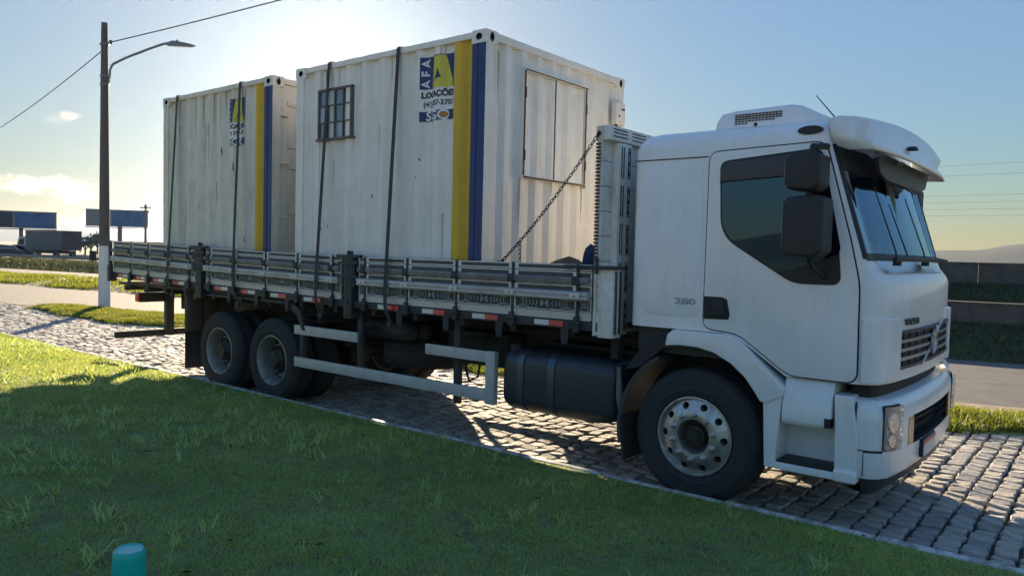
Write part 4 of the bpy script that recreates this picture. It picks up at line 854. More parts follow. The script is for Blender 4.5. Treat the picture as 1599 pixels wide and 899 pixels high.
# opening in the middle for the lower intake
bb = MB(); T0, T1 = 5.75, NBC-1-5.75
bb.grid(rows, skip=lambda i, j: T0 <= cols[i] and cols[i+1] <= T1 and 4 <= j < 5)
bump = bb.build('bumper', 'cab_white', TR, smooth=45)
bk = MB(); bk.grid([[(*bpt(t, -.09), z) for z in (.58, .82)] for t in np.linspace(T0-.2, T1+.2, 20)]); bk.grid([[(*bpt(t, o_), .601) for o_ in (0, -.1)] for t in np.linspace(T0-.2, T1+.2, 20)]); bk.build('lower_intake', 'cab_seam', bump)
cs = MB(); cs.grid([[(*bpt(t, o_), z) for o_, z in ((-.02, .44), (-.05, .36), (-.12, .30), (-.3, .30))] for t in cols[4:-4]]); cs.build('chin_spoiler', 'grey_plastic', bump, smooth=60)
def bshell(nm, m_, a, c_, z0, z1, off, parent=bump, inn=.01):
    b = MB(); ts = np.linspace(a, c_, max(3, int((c_-a)*5)+1)); g1 = [[(*bpt(t, off), z) for z in (z0, z1)] for t in ts]; g2 = [[(*bpt(t, -inn), z) for z in (z0, z1)] for t in ts]
    b.grid(g1); b.grid([[r[0] for r in g1], [r[0] for r in g2]]); b.grid([[r[1] for r in g1], [r[1] for r in g2]]); b.grid([g1[0], g2[0]]); b.grid([g1[-1], g2[-1]])
    return b.build(nm, m_, parent, smooth=30)
for sd in (0, 1):
    f = (lambda t: t) if sd == 0 else (lambda t: NBC-1-t); s2 = lambda a, c_: sorted((f(a), f(c_)))
    hl = bshell('headlight', 'cab_seam', *s2(3.05, 4.75), .618, .915, .004)
    bshell('lamp_housing', 'lamp_grey', *s2(3.12, 4.68), .626, .907, .006, hl)
    for t, z, r in ((3.95, .80, .070), (3.85, .682, .044)):
        lt = np.linalg.norm(bpt(f(t+.2))-bpt(f(t-.2)))/.4; V = []; F = []
        for k, (rr, dd) in enumerate(((1, .007), (.93, .016), (.75, .017), (.4, .013), (.02, .012))):
            for j in range(20): a = 2*PI*j/20; q = bpt(f(t)+r*rr*.80*math.cos(a)/lt, dd); V.append((q[0], q[1], z+r*rr*math.sin(a)))
        for k in range(4): F += [(k*20+j, k*20+(j+1) % 20, (k+1)*20+(j+1) % 20, (k+1)*20+j) for j in range(20)]
        MB().add(V, F).build('lamp_reflector', 'chrome', hl, smooth=50)
    bshell('headlight_lens', 'lamp_glass', *s2(3.1, 4.7), .622, .911, .030, hl)
    bshell('bumper_seam', 'cab_seam', *s2(1.3, 3.1), .605, .613, .0015); bshell('bumper_seam', 'cab_seam', *s2(1.30, 1.38), .45, .61, .0015); bshell('bumper_seam', 'cab_seam', *s2(.62, .72), .62, .93, .0015); bshell('bumper_seam', 'cab_seam', *s2(.62, 3.05), .613, .621, .0015)
    bshell('fog_lamp', 'amber', *s2(5.62, 6.02), .605, .795, .003)
for k in (.66, .72, .77): bshell('intake_bar', 'black_plastic', T0+.1, T1-.1, k, k+.012, -.03)
MB().box(.055, .079, .84, 1.26, .47, .598).build('plate_holder', 'black_plastic', bump, bevel=.004)
pl_ = MB().box(.079, .083, .85, 1.25, .477, .590).build('licence_plate', 'plate', bump); box('plate_strip', 'plate_red', pl_, .083, .0845, .85, 1.25, .562, .590)
bs = MB(); 
bs.grid([[(*bpt(t, o_), z) for o_, z in ((-.07, .945), (-.02, .975), (-.05, 1.015), (-.16, 1.02))] for t in np.linspace(10.2, 13.5, 14)]); bs.build('bumper_step', 'cab_white', bump, smooth=40)
bg_ = MB(); bg_.grid([[(*bpt(t, o_), z) for o_, z in ((-.12, .90), (-.13, 1.06))] for t in np.linspace(0, NBC-1, 40)]); bg_.build('bumper_gap', 'cab_seam', bump)

# ------------------------------------------------------------------ site containers on the bed
ZB, ZT, YN, YF_ = 1.288, 3.876, 0.10, 2.538
def corr_breaks(a, b_, per, fr=(.26, .245, .25, .245)):
    """(coordinate, depth 0..1) of a trapezoid corrugation between a and b_"""
    n = max(1, round((b_-a)/per)); p = (b_-a)/n; out = []; 
    for k in range(n):
        s = a+k*p; out += [(s, 0), (s+p*fr[0]*.5, 0), (s+p*(fr[0]*.5+fr[1]), 1), (s+p*(fr[0]*.5+fr[1]+fr[2]), 1), (s+p*(1-fr[0]*.5), 0)]
    out.append((b_, 0)); return out
def corr_at(br, x): return float(np.interp(x, [q[0] for q in br], [q[1] for q in br]))
def hole_face(b, o, u, v, w, h, ow, oh, n, depth=.03, mi=0, mh=1):
    """rectangle w x h at corner o (axes u,v) with an oval hole; n: inward normal"""
    o, u, v, n = map(np.array, (o, u, v, n)); bd = []
    for i in range(4): bd.append((w*i/4, 0))
    for i in range(4): bd.append((w, h*i/4))
    for i in range(4): bd.append((w-w*i/4, h))
    for i in range(4): bd.append((0, h-h*i/4))
    H = []
    for p in bd:
        a = math.atan2((p[1]-h/2)/h, (p[0]-w/2)/w); H.append((w/2+ow/2*math.cos(a), h/2+oh/2*math.sin(a)))
    V = [o+u*p[0]+v*p[1] for p in bd]+[o+u*p[0]+v*p[1] for p in H]+[o+u*p[0]+v*p[1]+n*depth for p in H]
    b.add(V, [(i, (i+1) % 16, 16+(i+1) % 16, 16+i) for i in range(16)], mi); b.add(V, [(16+i, 16+(i+1) % 16, 32+(i+1) % 16, 32+i) for i in range(16)]+[tuple(range(32, 48))], mh)
def casting(parent, xa, ya, sx, sy, z0, m_):
    """corner block; sx, sy point outwards"""
    L, Wd, H = .178, .162, .118; b = MB(); x1 = xa; x0 = xa-sx*L; y1 = ya; y0 = ya-sy*Wd
    hole_face(b, (x1, y1, z0), (-sx, 0, 0), (0, 0, 1), L, H, .079, .064, (0, -sy, 0)); hole_face(b, (x1, y1, z0), (0, -sy, 0), (0, 0, 1), Wd, H, .062, .090, (-sx, 0, 0)); 
    hole_face(b, (x1, y1, z0+H if z0 > 2 else z0), (-sx, 0, 0), (0, -sy, 0), L, Wd, .12, .064, (0, 0, -1 if z0 > 2 else 1))
    zz = z0 if z0 > 2 else z0+H; b.add([(x0, y0, z0), (x1, y0, z0), (x1, y0, z0+H), (x0, y0, z0+H), (x0, y1, z0), (x0, y1, z0+H), (x1, y1, zz), (x0, y1, zz), (x0, y0, zz), (x1, y0, zz)], [(0, 1, 2, 3), (0, 4, 5, 3), (6, 7, 8, 9)])
    b.build('corner_casting', [m_, 'cab_seam'], parent)
def on_wall(nm, V2, F2, m_, parent, br, off, depth, y0=YN+.022):
    """a flat picture (x,z) laid onto the corrugated near side"""
    bm = bmesh.new(); vs_ = [bm.verts.new((p[0], p[1], 0)) for p in V2]
    for f in F2: 
        try: bm.faces.new([vs_[i] for i in f])
        except ValueError: pass
    for x, _ in br:
        g_ = bm.verts[:]+bm.edges[:]+bm.faces[:]; bmesh.ops.bisect_plane(bm, geom=g_, plane_co=(x, 0, 0), plane_no=(1, 0, 0), dist=1e-5)
    for v in bm.verts: x, z = v.co.x, v.co.y; v.co = (x, y0+depth*corr_at(br, x)-off, z)
    bmesh.ops.recalc_face_normals(bm, faces=bm.faces)
    for f in bm.faces:
        if f.normal.y > 0: f.normal_flip()
    me = bpy.data.meshes.new(nm); bm.to_mesh(me); bm.free(); me.materials.append(MATS[m_]); return link(nm, me, parent)
def wall_text(nm, body, size, cx, cz, m_, parent, br, off, depth, sx=1.0, rot=False, bold=0.0):
    me = text_mesh(body, size, bold); V2 = []
    for v in me.vertices:
        u, w_ = v.co.x*sx, v.co.y
        if rot: u, w_ = -v.co.y, v.co.x*sx
        V2.append((cx+u, cz+w_))
    F2 = [tuple(p.vertices) for p in me.polygons]; bpy.data.meshes.remove(me); return on_wall(nm, V2, F2, m_, parent, br, off, depth)
def container(name, label, xf, L, mw, yel, blu, sign, per):
    xr = xf-L; R = tag(empty(name, ((xf+xr)/2, (YN+YF_)/2, ZB)), label, 'container'); D = .042
    br = corr_breaks(xr+.10, xf-.10, per)
    xsb = sorted(set([round(q[0], 5) for q in br]+[round(v, 5) for v in (*yel, *blu) if xr+.1 < v < xf-.1]))
    def mi(xm): return 1 if yel[0] < xm < yel[1] else 2 if blu[0] < xm < blu[1] else 0
    b = MB()
    for a, c_ in zip(xsb[:-1], xsb[1:]):
        y0, y1 = YN+.022+D*corr_at(br, a), YN+.022+D*corr_at(br, c_); b.add([(a, y0, ZB+.15), (c_, y1, ZB+.15), (c_, y1, ZT-.058), (a, y0, ZT-.058)], [(0, 1, 2, 3)], mi((a+c_)/2))
    b.build('side_panel', [mw, 'cont_yellow', 'cont_blue'], R)
    b = MB()
    for (a, da), (c_, dc) in zip(br[:-1], br[1:]): b.add([(a, YF_-.022-D*da, ZB+.15), (c_, YF_-.022-D*dc, ZB+.15), (c_, YF_-.022-D*dc, ZT-.058), (a, YF_-.022-D*da, ZT-.058)], [(0, 1, 2, 3)])
    b.build('side_panel', mw, R)
    for y0 in (YN+.006, YF_-.056): MB().box(xr+.178, xf-.178, y0, y0+.05, ZT-.064, ZT-.008).build('top_rail', mw, R, bevel=.004); MB().box(xr+.178, xf-.178, y0, y0+.05, ZB+.01, ZB+.16).build('bottom_rail', mw, R, bevel=.004)
    for x0 in (xr+.004, xf-.054): MB().box(x0, x0+.05, YN+.162, YF_-.162, ZT-.078, ZT-.008).build('end_rail', mw, R, bevel=.004); MB().box(x0, x0+.05, YN+.162, YF_-.162, ZB+.01, ZB+.15).build('end_sill', mw, R, bevel=.004)
    MB().box(xr+.02, xf-.02, YN+.02, YF_-.02, ZT-.030, ZT-.016).build('roof_sheet', mw, R); MB().box(xr+.03, xf-.03, YN+.06, YF_-.06, ZB+.04, ZB+.10).build('floor_deck', 'wood_dark', R)
    for sx, xa in ((1, xf), (-1, xr)):
        for sy, ya in ((-1, YN), (1, YF_)):
            casting(R, xa, ya, sx, sy, ZT-.118, mw); casting(R, xa, ya, sx, sy, ZB, mw)
            x0, x1 = sorted((xa-sx*.006, xa-sx*.135)); y0, y1 = sorted((ya-sy*.006, ya-sy*.115)); p = MB().box(x0, x1, y0, y1, ZB+.118, ZT-.118)
            if sx == 1 and sy == -1: p.m[2] = 1
            p.build('corner_post', [mw, 'cont_blue'], R)
            if sx == 1 and sy == -1: box('post_flange', 'cont_blue', R, x0-.035, x0+.03, YN+.001, YN+.024, ZB+.125, ZT-.125)
    # sign on the near side
    x0, x1, z0, z1 = sign; W_ = x1-x0; H_ = z1-z0
    rect = lambda a, c_, d, e: ([(x0+W_*a, z0+H_*d), (x0+W_*c_, z0+H_*d), (x0+W_*c_, z0+H_*e), (x0+W_*a, z0+H_*e)], [(0, 1, 2, 3)])
    sg = on_wall('sign', *rect(0, 1, 0, 1), 'sign_white', R, br, .003, D)
    on_wall('sign_field', *rect(0, 1, .50, 1), 'sign_blue', sg, br, .005, D); on_wall('sign_field', *rect(0, 1, 0, .155), 'sign_blue', sg, br, .005, D)
    A = [(.44, 1.0), (.72, 1.0), (.985, .50), (.43, .50), (.50, .635), (.66, .655), (.55, .80), (.40, .50), (.335, .50)]
    A1 = [(.44, .985), (.55, .985), (.55, .80), (.415, .50), (.335, .50)]; A2 = [(.55, .985), (.74, .985), (.985, .50), (.43, .50), (.47, .60), (.50, .635), (.655, .65), (.55, .80)]
    for q in (A1, A2): on_wall('big_letter', [(x0+W_*u, z0+H_*v) for u, v in q], [tuple(range(len(q)))], 'sign_yellow', sg, br, .007, D)
    for k, ch_ in enumerate('AFA'): wall_text('letter', ch_, .115*W_/.44, x0+W_*.15, z0+H_*(.58+.16*k), 'sign_white', sg, br, .008, D, 1.0, True, .003)
    wall_text('lettering', 'LOCA\u00c7\u00d5ES', .080*W_/.44, x0+W_*.51, z0+H_*.405, 'sign_black', sg, br, .006, D, 1.0, False, .004)
    wall_text('phone_number', '(41) 357-3750', .070*W_/.44, x0+W_*.51, z0+H_*.265, 'sign_black', sg, br, .006, D, .93, False, .002)
    wall_text('lettering', 'SGQ', .125*W_/.44, x0+W_*.50, z0+H_*.073, 'sign_white', sg, br, .008, D, 1.25, False, .003)
    ov = [(x0+W_*(.735+.095*math.cos(2*PI*k/20)), z0+H_*(.082+.038*math.sin(2*PI*k/20))) for k in range(20)]; on_wall('oval', ov, [tuple(range(20))], 'sign_orange', sg, br, .010, D)
    # paint chips and rust runs with their own shape
    for k in range(9):
        cx, cz = random.uniform(xr+.25, yel[0]-.1), random.uniform(ZB+.6, ZT-.3); hh = random.uniform(.02, .12 if mw == 'cont_cream' else .035); ww = random.uniform(.005, .014)
        q = [(cx+ww*random.uniform(.4, 1.3)*math.cos(2*PI*j/11), cz+hh*random.uniform(.35, 1.1)*math.sin(2*PI*j/11)) for j in range(11)]; on_wall('rust_patch', q, [tuple(range(11))], 'rust', R, br, .0015, D)
    for k in range(16):                       # long pale rust runs below the top rail
        cx = random.uniform(xr+.2, yel[0]-.05); hh = random.uniform(.12, .7); ww = random.uniform(.004, .013); zt_ = ZT-.07 if k % 3 else random.uniform(ZB+.9, ZT-.4)
        on_wall('rust_run', [(cx-ww, zt_), (cx-ww*.7, zt_-hh*.5), (cx-ww*.1, zt_-hh), (cx+ww*.2, zt_-hh*.9), (cx+ww*.8, zt_-hh*.4), (cx+ww, zt_)], [tuple(range(6))], 'rust_run' if mw == 'cont_cream' else 'rust_pale', R, br, .001, D)
    return R, br, D, xf, xr
C1, br1, D1, xf1, xr1 = container('site_container', 'white corrugated site container with small barred window and end shutter, behind the cab', -3.472, 2.868, 'cont_white', (-3.892, -3.668), (-3.668, -3.3), (-4.343, -3.905, 3.112, 3.735), .275)
C2, br2, D2, xf2, xr2 = container('site_container', 'cream weathered site container with rust marks, at the rear of the bed', -6.80, 2.625, 'cont_cream', (-7.182, -6.982), (-6.982, -6.6), (-7.825, -7.415, 3.112, 3.690), .262)
# corrugated ends
def end_panel(R, x, sgn, br, D, m_):
    b = MB()
    for (a, da), (c_, dc) in zip(br[:-1], br[1:]): b.add([(x-sgn*(.022+D*da), a, ZB+.14), (x-sgn*(.022+D*dc), c_, ZB+.14), (x-sgn*(.022+D*dc), c_, ZT-.07), (x-sgn*(.022+D*da), a, ZT-.07)], [(0, 1, 2, 3)])
    return b.build('end_panel', m_, R)
ebr = corr_breaks(YN+.10, YF_-.10, .25)
end_panel(C1, xf1, 1, ebr, .042, 'cont_white'); end_panel(C1, xr1, -1, ebr, .042, 'cont_white'); end_panel(C2, xr2, -1, ebr, .042, 'cont_cream')
# barred window in the front container
wf = MB(); wx0, wx1, wz0, wz1 = -5.94, -5.365, 3.045, 3.597; yw = YN+.004
wf.box(wx0, wx0+.022, yw, yw+.05, wz0, wz1).box(wx1-.022, wx1, yw, yw+.05, wz0, wz1).box(wx0, wx1, yw-.001, yw+.051, wz1-.022, wz1).box(wx0-.02, wx1+.02, yw-.012, yw+.05, wz0-.012, wz0+.012)
wfo = wf.build('window_frame', 'window_steel', C1, bevel=.002); bars = MB()
for k in range(1, 4): x = wx0+(wx1-wx0)*k/4; bars.box(x-.006, x+.006, yw+.002, yw+.03, wz0, wz1)
for k in range(1, 3): z = wz0+(wz1-wz0)*k/3; bars.box(wx0, wx1, yw+.004, yw+.028, z-.006, z+.006)
bars.build('glazing_bars', 'window_steel', wfo, bevel=.002)
for i in range(4):
    for j in range(3):
        a, c_ = wx0+(wx1-wx0)*i/4, wz0+(wz1-wz0)*j/3; t = random.uniform(-.003, .003)
        MB().add([(a+.01, yw+.020+t, c_+.01), (a+.135, yw+.020-t, c_+.01), (a+.135, yw+.021-t, c_+.175), (a+.01, yw+.021+t, c_+.175), (a+.01, yw+.0235+t, c_+.01), (a+.135, yw+.0235-t, c_+.01), (a+.135, yw+.0245-t, c_+.175), (a+.01, yw+.0245+t, c_+.175)], [(0, 1, 2, 3), (4, 5, 6, 7), (0, 1, 5, 4), (2, 3, 7, 6), (1, 2, 6, 5), (3, 0, 4, 7)]).build('pane', 'pane_pale' if (i, j) in ((0, 1), (1, 2), (2, 0), (3, 1)) else 'pane_glass', wfo)
# shutter in its end
sy0, sy1, sz0, sz1 = .68, 1.715, 2.605, 3.612; xs_ = xf1
sf = MB().box(xs_-.03, xs_+.018, sy0-.028, sy0, sz0-.03, sz1+.02).box(xs_-.03, xs_+.018, sy1, sy1+.028, sz0-.05, sz1+.01).box(xs_-.03, xs_+.03, sy0-.03, sy1+.06, sz1, sz1+.026).box(xs_-.03, xs_+.022, sy0-.03, sy1+.03, sz0-.024, sz0).build('shutter_frame', 'cont_white', C1, bevel=.003)
rl = MB().box(xs_+.0185, xs_+.0215, sy0-.026, sy0-.002, sz0-.02, sz1).box(xs_+.0185, xs_+.0215, sy1+.002, sy1+.026, sz0-.04, sz1).box(xs_+.0305, xs_+.033, sy0-.02, sy1+.03, sz1+.001, sz1+.012).box(xs_+.0225, xs_+.025, sy0-.02, sy1+.02, sz0-.022, sz0-.006).build('rust_edge', 'rust', sf)
for a, c_ in ((sy0+.004, 1.186), (1.198, sy1-.004)):
    b = MB(); lb_ = corr_breaks(a, c_, .25)
    for (p, dp), (q, dq) in zip(lb_[:-1], lb_[1:]): b.add([(xs_-.002-.034*dp, p, sz0+.004), (xs_-.002-.034*dq, q, sz0+.004), (xs_-.002-.034*dq, q, sz1-.004), (xs_-.002-.034*dp, p, sz1-.004)], [(0, 1, 2, 3)])
    b.build('shutter_leaf', 'cont_white', sf)
MB().box(xs_-.03, xs_+.004, 1.186, 1.198, sz0, sz1).build('leaf_gap', 'cab_seam', sf)
for z in (2.80, 3.40):
    for y in (sy0-.012, sy1+.012): MB().lathe([(.012, -.05), (.012, .05)], (xs_+.024, y, z), 'z', 8).build('hinge', 'rust', sf)
for y_, z_, h_ in ((.66, 2.58, .5), (1.735, 2.56, .42), (.30, 3.72, .5), (1.74, 3.60, .3), (1.18, 2.58, .16), (.668, 3.62, .2)):
    MB().add([(xs_-.0205, y_-.014, z_), (xs_-.0205, y_-.008, z_-h_*.6), (xs_-.0205, y_+.002, z_-h_), (xs_-.0205, y_+.010, z_-h_*.5), (xs_-.0205, y_+.014, z_)], [(0, 1, 2, 3, 4)]).build('rust_run', 'rust_run', C1)
jb = MB().box(xs_-.02, xs_+.05, 2.30, 2.49, 3.33, 3.58).build('junction_box', 'cont_white', C1, bevel=.01); box('socket', 'cab_seam', jb, xs_+.05, xs_+.056, 2.41, 2.47, 3.50, 3.52); box('socket', 'cab_seam', jb, xs_+.05, xs_+.056, 2.35, 2.37, 3.42, 3.44)
for k in range(3): MB().tube([(xs_+.03, 2.31, 3.36-.01*k), (xs_+.06, 2.33, 3.25-.03*k), (xs_+.07, 2.40, 3.17-.015*k+.03*k*k), (xs_+.06, 2.47, 3.14+.05*k)], .011, 6).build('cable_loop', 'cable', jb, smooth=60)
# door end of the rear container
for a, c_ in ((YN+.13, 1.312), (1.326, YF_-.13)):
    d_ = MB().box(xf2-.075, xf2-.035, a, c_, ZB+.15, ZT-.08).build('cargo_door', 'cont_cream', C2, bevel=.004)
    for z in (1.75, 2.25, 2.80, 3.05, 3.55): box('door_rib', 'cont_cream', d_, xf2-.035, xf2-.02, a+.10, c_-.03, z, z+.06, bevel=.006)
    for z in (1.62, 2.2, 2.85, 3.42):
        y = a-.03 if a < 1 else c_-.03; box('hinge', 'cont_cream', d_, xf2-.035, xf2-.008, min(y, y+.14), max(y, y+.14), z, z+.03, bevel=.003)
    for yy in (.3, .75): MB().tube([(xf2-.012, a+(c_-a)*yy, ZB+.12), (xf2-.012, a+(c_-a)*yy, ZT-.06)], .015, 8).build('locking_bar', 'cont_cream', d_, smooth=50)
    box('handle_plate', 'rust', d_, xf2-.034, xf2-.012, a+.34, a+.42, 2.0, 2.30)
zz_ = np.linspace(ZB+.16, ZT-.09, 50); gk = MB()
gk.grid([[(xf2-.030+random.uniform(-.003, .003), YN+.113+random.uniform(-.003, .004), z), (xf2-.026, YN+.124, z), (xf2-.030, YN+.131+random.uniform(-.006, .004), z)] for z in zz_]); gk.build('door_gasket', 'cab_seam', C2)
# ------------------------------------------------------------------ straps, chain, odds and ends on the bed
def ribbon(path, w_, th):
    b = MB(); n = len(path); V = []; F = []
    for i, p in enumerate(path):
        p = Vector(p); d = Vector(path[min(i+1, n-1)])-Vector(path[max(i-1, 0)]); a = Vector((1, 0, 0)); nn = d.cross(a).normalized(); a = nn.cross(d).normalized()*(-1)
        for s, t in ((-1, 0), (1, 0), (1, 1), (-1, 1)): V.append(p+a*(s*w_/2)+nn*(th*t))
    for i in range(n-1): F += [(i*4+j, i*4+(j+1) % 4, i*4+4+(j+1) % 4, i*4+4+j) for j in range(4)]
    F += [(0, 1, 2, 3), tuple((n-1)*4+j for j in range(4))]; return b.add(V, F)
STR = [(-9.02, -8.95, 'leftmost grey lashing strap, over the tail end of the cream container'), (-7.48, -7.345, 'grey lashing strap over the cream container, crossing its sign'),
       (-5.728, -5.712, 'grey lashing strap over the white container, crossing its barred window'), (-4.63, -4.59, 'grey lashing strap over the white container between window and sign')]
for xt, xb, lab in STR:
    r = tag(empty('lashing_strap', (xb, -.02, 1.1)), lab, 'strap', 'lashing straps over the containers')
    P_ = [(xb, .010, 1.13+bdz(xb)), (xb, -.045, 1.22+bdz(xb)), (xb, -.066, 1.30+bdz(xb)), (xb+(xt-xb)*.08, -.066, 1.52+bdz(xb)*.8), (xb+(xt-xb)*.2, -.045, 1.80)]
    P_ += [(xb+(xt-xb)*(.2+.8*k/8), -.045+(.092+.045)*k/8, 1.80+(3.872-1.80)*k/8) for k in range(1, 8)]
    P_ += [(xt, .090, 3.860), (xt, .098, 3.8805), (xt, .12, 3.8835)]+[(xt+.01*math.sin(k), .12+2.398*k/8, 3.8835-.0*k) for k in range(1, 8)]+[(xt, 2.518, 3.8835), (xt, 2.540, 3.8805), (xt, 2.548, 3.86), (xt, 2.67, 1.7), (xt, 2.665, 1.30), (xt, 2.645, 1.22), (xt, 2.59, 1.13)]
    ribbon(P_, .05, .003).build('webbing', 'strap_grey', r)
    MB().box(xb-.032, xb+.032, -.012, .012, 1.085, 1.135).tube([(xb, .0, 1.085), (xb, -.014, 1.05), (xb+.02, -.006, 1.03), (xb+.03, 0, 1.06)], .009, 6).build('buckle', 'dark_steel', r, smooth=40).location.z += bdz(xb)
cn = MB(); A = Vector((-2.16, -.018, 2.815)); B = Vector((-3.165, .045, 1.79)); nl = 42
def link_ring(b, c_, d, nrm, L=.028, W_=.0125, r=.0042):
    d = d.normalized(); s = d.cross(nrm).normalized(); P_ = []
    for k in range(10):
        a = 2*PI*k/10; P_.append(c_+d*(L*math.cos(a))*(.86+.14*abs(math.cos(a)))+s*(W_*math.sin(a)))
    b.tube(P_, r, 5, closed=True)
prev = None
for k in range(nl):
    t = (k+.5)/nl; p = A.lerp(B, t)+Vector((0, 0, -.05*4*t*(1-t))); d = (B-A)+Vector((0, 0, -.05*4*(1-2*t))); link_ring(cn, p, d, Vector((0, 1, 0)) if k % 2 else Vector((.73, 0, -.68)), .0215)
pd = A.lerp(B, .80)+Vector((0, 0, -.05*4*.16))
for k in range(5): link_ring(cn, pd+Vector((0, -.01, -.03-.036*k)), Vector((0, 0, 1)), Vector((0, 1, 0)) if k % 2 else Vector((1, 0, 0)), .0215)
cn.tube([A+Vector((.0, .02, 0)), A+Vector((.01, -.02, .01)), A+Vector((-.01, -.02, -.03))], .008, 6).tube([B, B+Vector((-.03, .0, -.03)), B+Vector((-.07, .01, -.02))], .012, 6)
tag(cn.build('chain', 'chain_steel', smooth=60), 'dark steel chain slanting from headboard top to the sideboard', 'chain')
def lump(name, m_, c_, rx, ry, rz, label, cat, seed):
    r_ = random.Random(seed); b = MB(); n1, n2 = 9, 18; V = []; F = []; ph = [r_.uniform(0, 6) for _ in range(6)]
    for i in range(n1+1):
        a = PI*i/n1
        for j in range(n2):
            t = 2*PI*j/n2; q = 1+math.sin(a)*(.10*math.sin(3*t+ph[0]+2*a)+.06*math.sin(5*t+ph[1]))+.04*math.sin(4*a+ph[2]); z = math.cos(a); V.append((c_[0]+rx*q*math.sin(a)*math.cos(t), c_[1]+ry*q*math.sin(a)*math.sin(t), max(c_[2], c_[2]+rz*(z+.35)*q/1.35)))
    for i in range(n1): F += [(i*n2+j, i*n2+(j+1) % n2, (i+1)*n2+(j+1) % n2, (i+1)*n2+j) for j in range(n2)]
    tag(b.add(V, F).build(name, m_, smooth=180), label, cat)
lump('tarpaulin_heap', 'tarp', (-2.86, .62, 1.286), .36, .30, .53, 'folded brown tarpaulin heap on the bed behind the headboard', 'tarpaulin', 3)
lump('sack', 'cloth_blue', (-2.43, .40, 1.286), .145, .20, .66, 'dark blue sack standing on the bed against the headboard', 'sack', 5)

# ------------------------------------------------------------------ street furniture and far things
PX, PY = -20.95, 4.23
lp = tag(empty('street_lamp', (PX, PY, 0)), 'tall dark concrete lamp post with white painted foot and single arm', 'street lamp')
def rpole(z0, z1, r0, r1, mname, nm, n=14): return MB().tube([(PX, PY, z0), (PX, PY, (z0+z1)/2), (PX, PY, z1)], [r0, (r0+r1)/2, r1], n).build(nm, mname, lp, smooth=50)
rpole(-.05, 1.78, .158, .140, 'pole_white', 'painted_foot'); rpole(1.78, 7.86, .139, .082, 'pole_concrete', 'shaft')
MB().tube([(PX+.09, PY+.06, 6.22), (PX+.10, PY+.09, 6.42), (PX+.10, PY+.10, 6.58), (PX+.11, PY+.17, 6.76), (PX+.14, PY+.50, 7.00), (PX+.20, PY+1.10, 7.36), (PX+.24, PY+1.52, 7.60), (PX+.26, PY+1.72, 7.66)], .034, 8).build('arm', 'galv', lp, smooth=60)
MB().prism([(PY+1.66, 7.625), (PY+1.70, 7.585), (PY+2.40, 7.70), (PY+2.44, 7.735), (PY+2.08, 7.755), (PY+1.70, 7.72)], 'x', PX+.14, PX+.38).lathe([(.04, 0), (.04, .07), (.001, .075)], (PX+.26, PY+1.92, 7.735), 'z', 10).build('lamp_head', 'galv', lp, bevel=.02)
for z in (6.2, 6.42, 7.28): MB().lathe([(.115, -.02), (.122, -.02), (.122, .02), (.115, .02)], (PX, PY, z), 'z', 16).build('clamp_band', 'galv', lp)
MB().tube([(PX+.05, PY, 7.28), (PX+.28, PY+.03, 7.30)], .03, 8).lathe([(.05, -.05), (.03, -.02), (.05, 0), (.03, .03), (.045, .05)], (PX+.30, PY+.03, 7.30), 'z', 10).build('insulator', 'galv', lp, smooth=50)
def wire(name, A, B, sag, r, label, grp=None):
    A, B = Vector(A), Vector(B); P_ = [A.lerp(B, k/24)+Vector((0, 0, -sag*4*(k/24)*(1-k/24))) for k in range(25)]
    tag(MB().tube(P_, r, 6).build(name, 'cable', smooth=60), label, 'cable', grp)
wire('overhead_cable', (PX+.30, PY+.03, 7.30), (14, 5.9, 7.6), .30, .014, 'overhead cable running right from the lamp post above the containers', 'overhead cables')
wire('overhead_cable', (PX-.05, PY-.05, 7.1), (-58, 10.2, 7.3), .45, .014, 'overhead cable running left from the lamp post out of the picture', 'overhead cables')
for k, (z, dz) in enumerate(((10.9, .35), (10.2, .30), (8.4, .25), (7.9, .22), (7.4, .18), (6.9, .15))):
    wire('power_line', (-60, 85+k, z+1.0), (60, 95+k*2, z+3.2*dz*4), .9, .010, ('highest', 'second highest', 'third highest', 'fourth highest', 'second lowest', 'lowest')[k]+' of the thin power lines in the sky right of the cab', 'far power lines')
def road_frame(D, px):                       # a point D metres from the camera in the direction of a pixel column
    a = fwd*1.0+rt2*((px-799.5)/CAMF); a.z = 0; a.normalize(); return CX+a.x*D, CY+a.y*D, a
def billboard(px, D, wd, zb, zt, faces, postpx, label, turn=0):
    x, y, a = road_frame(D, px); r = tag(empty('billboard', (x, y, 0)), label, 'billboard'); ang = math.atan2(a.y, a.x)-PI/2+turn
    def bx(nm, m_, x0, x1, y0, y1, z0, z1):
        o = MB().box(x0, x1, y0, y1, z0, z1).build(nm, m_, None); o.parent = r; return o
    r.rotation_euler.z = ang; bx('board', 'bill_grey', -wd/2, wd/2, 0, .35, zb, zt); bx('catwalk', 'far_dark', -wd/2, wd/2, -.5, .1, zb-.25, zb-.12); bx('cap_rail', 'far_dark', -wd/2-.05, wd/2+.05, -.03, .38, zt, zt+.08)
    for f0, f1, m_ in faces: bx('poster', m_, -wd/2+wd*f0, -wd/2+wd*f1, -.03, -.001, zb+.15, zt-.15)
    for p, w_ in postpx: bx('post', 'far_grey', p-w_/2, p+w_/2, .05, .05+w_, -.3, zb)
billboard(20, 150, 12.5, 4.05, 6.75, ((.02, .50, 'bill_dark'), (.53, .97, 'bill_blue')), ((1.2, .6), (-2.3, .3)), 'dark and blue billboard on two posts, cut by the left picture edge', -.12)
billboard(183, 152, 9.8, 4.85, 7.75, ((.02, .40, 'bill_grey'), (.42, .98, 'bill_blue')), ((.4, .7),), 'pale and blue billboard on one thick post right of the lamp post', -.12)
